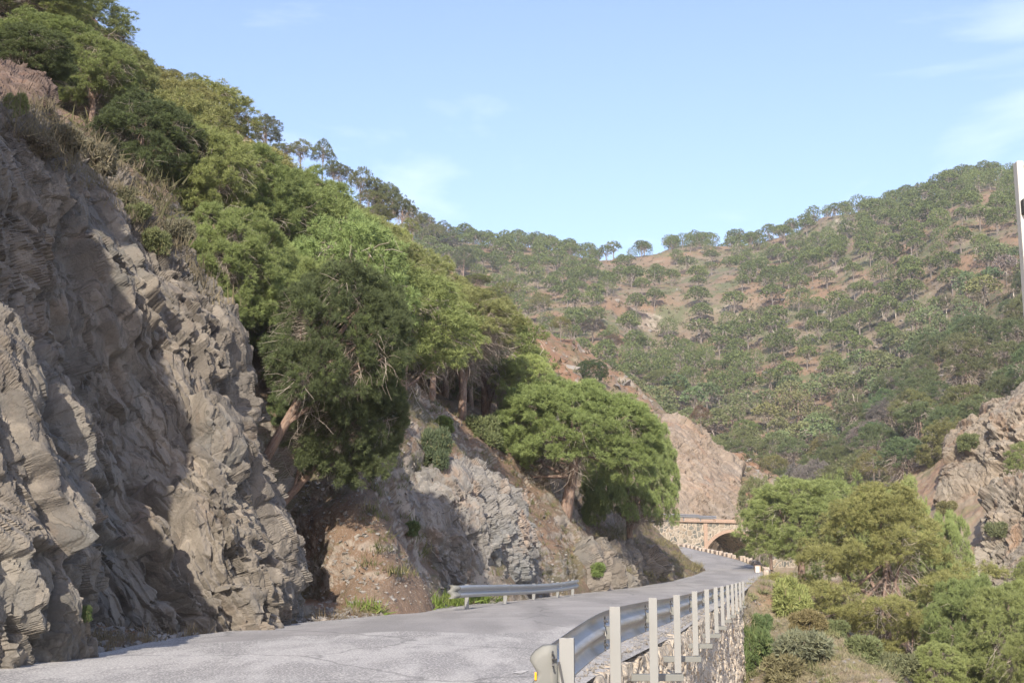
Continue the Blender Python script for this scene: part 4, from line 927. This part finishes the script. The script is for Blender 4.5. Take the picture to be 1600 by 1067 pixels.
# ravine side on the right
GR = 'pines in the ravine'
for px, d, yt, wd_, kd, col, lb in [
 (1366, 61, 738, 325, 'layered', (.225, .225, .06), 'large olive yellow pine with tiered branches in the ravine'),
 (1242, 76, 742, 165, 'bushy', (0.231, 0.282, 0.076), 'bright green pine with dead drooping lower branches right of the bridge'),
 (1196, 88, 768, 74, 'bushy', (0.224, 0.259, 0.070), 'olive pine in front of the right end of the arch'),
 (1178, 100, 742, 70, 'umbrella', G3_, 'small dark green pine above the right end of the bridge'),
 (1305, 88, 735, 110, 'bushy', G1, 'green pine crown just behind the two large ravine pines'),
 (1395, 84, 740, 110, 'bushy', (0.231, 0.282, 0.076), 'pine crown peeping over the top right of the tiered pine'),
 (1455, 70, 800, 100, 'bushy', (0.218, 0.266, 0.072), 'olive green pine touching the right of the tiered pine'),
 (1500, 54, 895, 140, 'bushy', (0.205, 0.250, 0.068), 'green pine in the lower right corner nearest the tiered pine'),
 (1555, 52, 905, 170, 'bushy', (0.205, 0.250, 0.068), 'broad green pine in the lower right corner at the frame edge'),
 (1605, 47, 960, 130, 'bushy', (0.212, 0.259, 0.070), 'lowest green pine at the bottom right corner'),
 (1440, 49, 1000, 80, 'bushy', (0.254, 0.282, 0.076), 'small olive pine at the foot of the tiered pine'),
 (1595, 108, 688, 62, 'bushy', (0.193, 0.235, 0.063), 'green pine on the pale outcrop at the right edge'),
 (1595, 80, 868, 70, 'bushy', (0.193, 0.235, 0.063), 'pine at the right edge below the lower outcrop'),
 (1168, 106, 852, 50, 'bushy', (0.209, 0.243, 0.066), 'low olive pine filling the mouth of the arch'),
]:
    tree_at(px, d, yt, wd_, kd, 2 if d < 80 else 1, col, lb, group=GR)
print('near trees', time.time() - T0)
# spur trees: px, base y, top y, crown width
GB = 'pines along the crest of the spur'
spur_t = [(846,507,457,40,'umbrella',G2_,'lone umbrella pine with a bare stem on the left spur slope'),(876,534,493,36,'umbrella',G2_,'second umbrella pine down the left spur'),(926,536,499,46,'umbrella',(.16,.14,.10),'greyish umbrella pine behind the dense bush like pine'),(958,560,523,34,'umbrella',(.20,.13,.08),'reddish brown dying umbrella pine high on the spur'),(925,606,560,50,'dome',(.075,.13,.04),'dense bush shaped pine low on the spur above the round pine'),(1034,629,576,58,'umbrella',G2_,'larger umbrella pine with brown twigs on the spur crest'),(1065,648,611,36,'umbrella',(.15,.13,.12),'leafless grey pine on the spur crest'),(1096,676,633,34,'umbrella',(.22,.14,.09),'small brown dying pine on the spur crest'),(1119,684,637,42,'umbrella',G2_,'olive umbrella pine beside the brown dying one'),(1166,706,654,50,'umbrella',G1,'umbrella pine near the low end of the spur'),(1203,716,680,36,'umbrella',G2_,'last small umbrella pine at the low end of the spur'),(1060,640,590,36,'umbrella',YG,'yellow green pine behind the leafless grey one')]
sky_t = [(112,28,-20,56,GD,'dark pine on the skyline at the far upper left'),(175,72,44,34,G3_,'round topped pine first on the left skyline descending'),(196,80,62,30,G3_,'pine next to the round topped one on the left skyline'),(240,118,100,22,G3_,'tiny pine on the left skyline left of the paired pines'),(268,128,108,30,G2_,'left of the paired skyline pines'),(300,136,114,38,G2_,'right of the paired skyline pines'),(340,160,134,34,G3_,'domed skyline pine below the paired ones'),(365,182,170,20,(.15,.13,.12),'grey half bare skyline pine'),(388,208,182,26,G2_,'small skyline pine left of the broad one'),(415,216,180,44,G3_,'broad dark skyline pine at upper left centre'),(469,253,218,40,G2_,'thin skyline pine left of the parasol shaped one'),(503,256,220,36,G3_,'parasol shaped skyline pine with a visible stem'),(520,275,250,34,G3_,'low skyline pine under the parasol shaped one'),(530,292,255,40,G3_,'tall skyline pine right of the parasol shaped one'),(563,308,262,44,G2_,'largest umbrella pine at the middle of the left skyline'),(585,312,280,40,G3_,'skyline umbrella pine touching the largest'),(603,320,284,40,G3_,'skyline pine where the ridge steepens'),(577,325,295,40,G2_,'pine just inside the left skyline'),(600,336,302,36,G2_,'pine under the steep part of the left skyline'),(628,334,305,36,G3_,'skyline pine above the pale gap'),(645,345,322,34,G3_,'lower skyline pine above the pale gap'),(592,350,320,40,G2_,'round low pine over the clay gap'),(662,352,332,30,G3_,'pine on the lower left skyline'),(640,372,342,34,YG,'yellow green pine on the lower left slope'),(663,376,338,34,G2_,'pine with visible stem on the lower left slope'),(679,390,350,38,G2_,'second pine with visible stem on the lower left slope'),(692,362,346,30,G3_,'last pine where the left skyline meets the far ridge'),(724,428,382,34,G3_,'conical dark pine standing alone on the left slope'),(745,450,428,44,YG,'low yellow green pine on the left slope'),(700,400,372,40,(.14,.12,.10),'greyish pine on the lower left slope'),(770,478,448,44,YG,'yellow green low pine beside the near clump'),(720,470,440,50,G2_,'pine just above the near clump'),(790,468,440,40,G2_,'pine on the bare slope left of the lone umbrella pine'),(680,440,405,46,G2_,'pine between the near clump and the left skyline'),(560,345,320,44,G2_,'pine behind the near clump under the skyline'),(150,60,40,34,G2_,'small skyline pine below the dark top left one'),(215,100,80,30,YG,'yellowish pine behind the skyline pair'),(440,250,224,36,G2_,'skyline pine between the broad and the thin ones')]
def by_pixel(px, yb, yt, wpx, kind, q, col, lb, **k):
    h, n, s_ = hit(px, yb)
    while h is None: yb += 4; h, n, s_ = hit(px, yb)
    d = h.y; top = P(px, yt, d)[2]; H = min(max(top - h.z, 1.5), 14); return tree(h.x, h.y, h.z - .1, H, wpx / 2 * d / F, kind, q, col, lb, **k)
for px, yb_, yt, wd_, kd, col, lb in spur_t: by_pixel(px, yb_, yt, wd_, kd, 1, col, lb, group=GB)
for ii, (px, yb_, yt, wd_, col, lb) in enumerate(sky_t): by_pixel(px, yb_ + 5, yt, wd_ * 1.12, 'umbrella' if 'stem' in lb or 'parasol' in lb or 'umbrella' in lb else ('bushy', 'pine', 'umbrella')[ii % 3], 1, col, lb, group='pines on the left skyline and slope')
print('spur trees', NT, time.time() - T0)
# eucalyptus on the far slope
for i, (px, yb_, yt, wd_) in enumerate([(1341,518,468,34),(1300,520,480,30),(1262,512,470,30),(1400,500,458,34),(1480,498,455,30),(1532,500,452,34),(1318,680,610,60),(1338,682,604,50),(1280,735,690,46),(1298,738,672,44),(1232,728,690,40),(1390,742,700,30),(988,562,528,24),(1172,510,478,30),(1188,512,476,28),(1380,498,462,30),(1585,470,425,40)]):
    by_pixel(px, yb_, yt, wd_, 'eucalyptus', 1, (.19, .18, .10), ['thin pale stemmed eucalyptus on the far slope', 'thin pale stemmed eucalyptus on the far slope'][0] if i not in (6, 7) else ['wide olive grey eucalyptus low on the far slope', 'taller eucalyptus with a white stem beside the wide one'][i - 6], group='eucalyptus trees on the far slope' if i not in (6, 7) else None, cat='eucalyptus tree', name='eucalyptus_tree')
# far basin pines
A = SURF['far_hill']; cand = A[5:-5:2, 4:-40:2].reshape(-1, 3); rng.shuffle(cand); cand = cand[:40000]
d_ = np.hypot(cand[:, 0], cand[:, 1]); dens = fbm(cand * np.array([.02, .02, .02]) + 3, 3)
pr = np.array(project(cand.T)); ok = (pr[0] > -60) & (pr[0] < 1680) & (pr[1] > 150) & (pr[1] < 900)
bare = ((pr[0] > 930) & (pr[0] < 1150) & (pr[1] > 395) & (pr[1] < 500)) | ((pr[0] > 1170) & (pr[0] < 1290) & (pr[1] > 500) & (pr[1] < 600)) | ((pr[0] > 960) & (pr[0] < 1060) & (pr[1] > 480) & (pr[1] < 560))
thick = pr[1] > 560
cell = {}; chosen = []
for i in np.nonzero(ok)[0]:
    r = (5.7 if thick[i] else 7.0 + 3.5 * max(dens[i], -.5)) * (1.3 if bare[i] else 1); x, y = cand[i, 0], cand[i, 1]; k = (int(x // 12), int(y // 12)); bad = False
    for a in (-1, 0, 1):
        for b_ in (-1, 0, 1):
            for (u, v_) in cell.get((k[0] + a, k[1] + b_), ()):
                if (u - x) ** 2 + (v_ - y) ** 2 < r * r: bad = True
    if bad: continue
    # visible from the camera?
    o_ = Vector((0, 0, CAMZ)); tgt = Vector(cand[i]) + Vector((0, 0, 6)); dr = tgt - o_; hh = BVH.ray_cast(o_, dr.normalized(), dr.length - 2)
    if hh[0] is not None: continue
    cell.setdefault(k, []).append((x, y)); chosen.append(i)
ch = np.array(chosen); ch = ch[np.argsort(cand[ch, 1])]
print('far pines', len(ch))
NIND = 300 - NT - 2
zones = lambda p: 'lower' if p[1] > 600 else ('middle' if p[1] > 470 else 'upper')
masses = []
for j, i in enumerate(ch):
    x, y, z = cand[i]; H = rng.uniform(4.8, 8.0); Rr = H * rng.uniform(.40, .50); q_ = pr[:, i]; cl = fbm(cand[i][None] * .01 + 8, 2)[0]
    col = (.165 + .07 * max(cl, -.3) + .05 * rng.rand(), .235 + .03 * cl, .085)
    u = rng.rand()
    if u < .05: col = (.25, .22, .19)
    elif u < .12: col = (.27, .26, .08)
    if j < NIND:
        kd = ('umbrella', 'umbrella', 'bushy', 'pine', 'umbrella', 'dome')[int(rng.rand() * 6)]; zn = zones(q_); side = 'left' if q_[0] < 1100 else 'right'
        tree(x, y, z - .2, H, Rr, kd, 1 if y < 230 else 0, col, 'one of the many umbrella pines on the %s %s part of the far hill' % (zn, side), group='pines on the %s %s part of the far hill' % (zn, side))
    else: masses.append((x, y, z - .2, H, Rr, col))
if masses:
    for part, mm, kk in (('crown', M_leafd, 'crown'), ('trunk', M_barkg, 'trunk'), ('twigs', M_twig, 'twigs')):
        pass
    src = [variants('umbrella', 0, 5)[0], variants('bushy', 0, 5)[0], variants('umbrella', 0, 5)[1], variants('pine', 0, 5)[1], variants('umbrella', 0, 5)[3], variants('dome', 0, 5)[0]]; data = []
    for v in src:
        r_ = {}
        for kk in ('crown', 'trunk', 'twigs'):
            me = v[kk]; nv_ = len(me.vertices); c = np.empty(nv_ * 3, np.float32); me.vertices.foreach_get('co', c)
            tn = np.full(nv_, .5, np.float32)
            if 'tint' in me.attributes: me.attributes['tint'].data.foreach_get('value', tn)
            me.calc_loop_triangles(); f = np.empty(len(me.loop_triangles) * 3, np.int32); me.loop_triangles.foreach_get('vertices', f)
            r_[kk] = (c.reshape(-1, 3), f.reshape(-1, 3), tn)
        data.append(r_)
    fo = empty('distant_pines', (0, 0, 0)); tag(fo, 'pines too many to count along the top of the far hill', 'pine trees', kind='stuff')
    for kk, mm in (('crown', M_leafd), ('trunk', M_barkg), ('twigs', M_twig)):
        Vs, Fs, Ts, off = [], [], [], 0
        for j, (x, y, z, H, Rr, col) in enumerate(masses):
            c, f, tn = data[(j * 7 + j // 6) % 6][kk]; a = (j * 2.4) % 6.28; ca, sa = math.cos(a), math.sin(a); s_ = Rr / src[(j * 7 + j // 6) % 6]['R']
            Vs.append(np.stack([(c[:, 0] * ca - c[:, 1] * sa) * s_ + x, (c[:, 0] * sa + c[:, 1] * ca) * s_ + y, c[:, 2] * H / 7 + z], -1)); Fs.append(f + off); Ts.append(np.clip(tn + (rng.rand() - .5) * .5, .07, 1) if kk == 'crown' else tn); off += len(c)
        o = link(kk, mesh_np('distant_' + kk, np.concatenate(Vs), np.concatenate(Fs), [mm], False, {'tint': np.concatenate(Ts)}), fo); o.color = (.165, .21, .08, 1); o['kind'] = 'stuff'
print('trees', NT, len(masses), time.time() - T0)

# ---------------------------------------------------------------- scrub, grass, stones
def clump_stuff(name, pts, nrm_up, n, size, wd, spread, color, m, label, ztint=None):
    Pt = np.array(pts, float); sz = size * (.5 + rng.rand(len(Pt)))
    V = []; T = len(Pt)
    base = np.repeat(Pt, n, 0) + np.repeat(sz, n)[:, None] * .45 * rng.randn(T * n, 3) * np.array([1, 1, .25])
    D = unit(np.array([0, 0, nrm_up]) + spread * rng.randn(T * n, 3)); D[:, 2] = np.abs(D[:, 2]); l = np.repeat(sz, n)[:, None] * (.5 + .6 * rng.rand(T * n, 1)); sd = unit(np.cross(D, rng.randn(T * n, 3))) * l * wd
    V = np.stack([base - sd, base + sd, base + D * l], 1).reshape(-1, 3); ti = np.repeat(np.repeat(rng.rand(T), n) * .75 + .25 * rng.rand(T * n), 3)
    o = link(name, mesh_np(name, V, np.arange(len(V)).reshape(-1, 3), [m], False, {'tint': ti})); o.color = (*color, 1)
    return tag(o, label, name.replace('_', ' '), kind='stuff')
def scatter(n, x0, x1, y0, y1, surfs, cond=None):
    out = []
    for k in range(n):
        px, py = rng.uniform(x0, x1), rng.uniform(y0, y1)
        if cond and not cond(px, py): continue
        h, nn, s_ = hit(px, py)
        if h is not None and any(s_.startswith(q) for q in surfs): out.append(tuple(h))
    return out
pts = scatter(11000, 640, 1640, 250, 880, ('far_hill',)) + scatter(2500, 640, 1300, 380, 840, ('spur_hill',))
clump_stuff('scrub', pts, .6, 12, .65, .16, .7, (.13, .122, .07), M_bush, 'low grey green scrub dotted over the far hills')
pts = scatter(1500, 0, 700, 0, 520, ('spur_hill', 'hillside'))
clump_stuff('undergrowth', pts, .6, 26, .55, .06, .7, (.12, .12, .06), M_bush, 'dry scrub on the slope under the pines')
pts = scatter(900, 560, 1080, 520, 920, ('hillside',), lambda x, y: y < 900)
clump_stuff('slope_grass', pts, 1.2, 26, .22, .045, .5, (.14, .15, .06), M_grass, 'tufts of grass on the earth bank')
pts = scatter(1700, 1150, 1500, 880, 1067, ('embankment', 'bank'))
clump_stuff('bank_grass', pts, .9, 30, .22, .035, .7, (.36, .32, .21), M_grass, 'pale dry grass covering the embankment')
pts = scatter(500, -10, 350, 130, 480, ('hillside', 'cliff'), lambda x, y: (y < 190 + x * .85) and y > 110 + x * .55)
clump_stuff('cliff_grass', pts, 1.2, 40, .34, .03, .5, (.20, .17, .11), M_grass, 'dry grass and low scrub along the top of the cliff')
pts = scatter(700, 930, 1100, 820, 915, ('hillside',)); clump_stuff('bulge_grass', pts, 1.0, 30, .28, .04, .6, (.26, .235, .13), M_grass, 'dry grass on the bulge of the slope at the bend')
pts = scatter(170, 1150, 1500, 890, 1067, ('embankment', 'bank'))
clump_stuff('bank_scrub', pts, .7, 60, .26, .08, .8, (.24, .25, .12), M_bush, 'low green and straw scrub on the embankment')
SH = []
for i in range(4):
    r_ = np.random.RandomState(50 + i); lb = [(r_.uniform(-.45, .45), r_.uniform(-.45, .45), r_.uniform(.0, .6), q_, q_, q_ * .9) for q_ in r_.uniform(.12, .32, 16)]
    Pt, N = lobes_sample(lb, 1700, r_, -.5, .3); V, F_, ti = tufts(Pt, unit(N + np.array([0, 0, .5])), 5, .12, .045, .8, r_)
    SH.append(mesh_np('foliage', V, F_, [M_bush], False, {'tint': ti}))
    b = MB()
    for k in range(7): a = k * .9; b.tube([(0, 0, -.15), (.15 * math.cos(a), .15 * math.sin(a), .2), (.3 * math.cos(a), .3 * math.sin(a), .5)], [.02, .014, .006], 4)
    SH.append(b.mesh('stems', [M_barkg]))
def shrub(px, py, wpx, hpx, col, label, group=None):
    h, n_, s_ = hit(px, py)
    if h is None: return
    W_ = wpx * h.y / F / 1.3; Hh = hpx * h.y / F / .85; k = int(rng.randint(4)); e = empty('shrub', (h.x, h.y, h.z - .05), rng.uniform(0, 6.28), (W_, W_, Hh)); tag(e, label, 'shrub', group)
    o = link('foliage', SH[2 * k], e); o.color = (*col, 1); link('stems', SH[2 * k + 1], e)
for a in [(1238,962,70,62,(.30,.34,.12),'tall yellow green shrub at the top of the embankment'),(1262,985,50,36,(.28,.24,.12),'rusty green shrub just below the tall yellow green one'),
 (1192,985,34,30,(.15,.22,.09),'small dark green shrub near the end of the retaining wall'),(1178,1045,60,70,(.15,.21,.08),'green shrub against the foot of the retaining wall'),(1255,1040,90,60,(.24,.26,.17),'wide grey green shrub in the middle of the embankment'),
 (1306,992,40,26,(.20,.24,.11),'small green shrub on the crest of the embankment'),(1345,1030,60,40,(.22,.26,.12),'green shrub lower on the crest of the embankment'),(1395,1060,70,44,(.22,.24,.13),'shrub at the bottom of the embankment under the tiered pine'),(1222,1064,70,46,(.27,.25,.14),'straw coloured broom at the bottom edge of the view'),
 (22,185,42,50,(.24,.27,.10),'bright green shrub under the brown outcrop'),(100,232,56,44,(.26,.24,.17),'dry grey shrub on the cliff top right of the brown outcrop'),(150,262,60,50,(.27,.25,.18),'larger dry shrub on the cliff top'),(200,318,44,34,(.24,.24,.15),'grey green shrub low on the cliff top'),(215,345,42,34,(.19,.22,.10),'green shrub half way down the cliff top edge'),(243,390,44,40,(.21,.24,.11),'green shrub on the lit edge of the cliff'),(62,240,50,36,(.25,.22,.17),'small dry shrub at the cliff edge below the brown outcrop'),(280,372,46,36,(.25,.24,.17),'dry shrub under the bright green pines on the cliff'),
 (155,1002,38,28,(.27,.34,.12),'small bright green shrub at the foot of the cliff by the road'),(132,962,26,24,(.12,.17,.07),'small dark shrub in the shade at the cliff foot'),(680,722,52,60,(.12,.16,.09),'dark green juniper like shrub above the blue rock'),(642,832,26,22,(.12,.17,.07),'small shaded shrub beside the blue rock'),(932,896,26,20,(.20,.28,.09),'green tussock left of the dark rock by the road'),(690,672,40,26,(.22,.30,.09),'low bright palm like shrub between the leaning stems'),(598,700,40,40,(.13,.17,.08),'shaded shrub at the edge of the earth bank'),(1515,700,34,26,(.2,.24,.11),'small green shrub on top of the pale outcrop'),(1560,840,36,28,(.2,.23,.12),'green shrub between the two outcrops on the right'),(1480,800,30,20,(.26,.25,.12),'yellowish shrub at the foot of the pale outcrop'),(755,690,60,46,(.20,.24,.11),'broom like shrub behind the thick leaning stem')]: shrub(*a)
# grass and weeds along the left road edge
def road_edge(n, y0, y1, off0, off1):
    o_ = []
    for k in range(n):
        y = rng.uniform(y0, y1); i = min(int((y + 6) / 130 * 899), 899); q_ = rng.uniform(off0, off1); o_.append((EL[i, 0] - q_, y, EL[i, 2] + .03 + .28 * min(max(q_, 0) / 1.5, 1)))
    return o_
clump_stuff('verge_grass', road_edge(420, 13, 52, -.15, .9), 1.2, 26, .17, .03, .5, (.24, .19, .12), M_grass, 'dry straw coloured grass along the road edge')
clump_stuff('green_weeds', road_edge(110, 31, 44, -.1, .8), .9, 60, .32, .07, .6, (.17, .24, .05), M_bush, 'bright green weeds under and beside the short guardrail')
def stones_stuff(name, pts, s0, s1, m, label, k=None):
    base = np.array([(1, 1, 1), (1, -1, -1), (-1, 1, -1), (-1, -1, 1), (0, 0, 1.3), (0, 1.3, 0), (1.3, 0, 0)]) * .5
    fc = np.array([(0, 5, 4), (0, 4, 6), (0, 6, 5), (3, 4, 2), (2, 4, 5), (3, 1, 4), (4, 1, 6), (1, 2, 5), (1, 5, 6), (1, 3, 2)])
    Pt = np.array(pts); T = len(Pt); sz = s0 * (s1 / s0) ** (rng.rand(T) ** 2.2)
    V = base[None] * sz[:, None, None] * (.6 + .8 * rng.rand(T, 1, 3)) + .15 * sz[:, None, None] * rng.randn(T, 7, 3); a = rng.rand(T) * 6.28; c, s_ = np.cos(a)[:, None], np.sin(a)[:, None]
    V = np.stack([V[..., 0] * c - V[..., 1] * s_, V[..., 0] * s_ + V[..., 1] * c, V[..., 2] * .7], -1) + Pt[:, None]
    F_ = (np.arange(T)[:, None, None] * 7 + fc[None]).reshape(-1, 3)
    o = link(name, mesh_np(name, V.reshape(-1, 3), F_, [m], False, {'rock': np.zeros(T * 7)})); return tag(o, label, name.replace('_', ' '), kind='stuff')
M_stone = rock_material('loose_stone', (.13, .12, .11), (.20, .185, .165), (.33, .305, .27), (.24, .165, .11), (.20, .22, .24), .5, 3.0, .01)
stones_stuff('rubble', [(x, y, z) for x, y, z in road_edge(6500, 12, 50, -.12, 1.5)], .015, .13, M_stone, 'broken stone and gravel between the cliff and the road')
pts = scatter(5000, 460, 900, 640, 945, ('hillside',)); stones_stuff('scree', pts, .015, .11, M_stone, 'small stones lying on the brown scree slope')
pts = scatter(1500, 1150, 1450, 890, 1067, ('embankment', 'bank')); stones_stuff('bank_stones', pts, .03, .16, M_stone, 'small stones on the embankment')
pts = scatter(2500, 700, 1640, 260, 860, ('far_hill', 'spur_hill')); stones_stuff('hill_rocks', pts, .25, 1.3, M_stone, 'scattered rocks on the far hills')
# gravel on the road shoulder by the wall
gp = []
for k in range(5000):
    y = rng.uniform(8, 34); x = np.interp(y, EW[:1300, 1], EW[:1300, 0]) - .12 - abs(rng.randn()) * .55; gp.append((x, y, .035 + .0 * x + np.interp(y, ER[:, 1], ER[:, 2])))
stones_stuff('gravel', gp, .008, .045, M_stone, 'loose gravel on the road shoulder behind the guardrail')
print('done', time.time() - T0)

# ---------------------------------------------------------------- air
zmax = max(float(A[..., 2].max()) for A in SURF.values()) + 14
m = MB(); m.box((0, 350, (zmax - 31) / 2), (2040, 1340, zmax + 31)); hz = m.mesh('haze', [])
mh = bpy.data.materials.new('haze_air'); mh.use_nodes = True; t = mh.node_tree; t.nodes.clear(); o = nd(t, 'ShaderNodeOutputMaterial'); pv = nd(t, 'ShaderNodeVolumePrincipled')
pv.inputs['Color'].default_value = (.80, .88, 1, 1); pv.inputs['Density'].default_value = .00032; pv.inputs['Anisotropy'].default_value = .2; L(t, pv.outputs[0], o.inputs['Volume'])
hz.materials.append(mh); tag(link('haze', hz), kind='stuff')
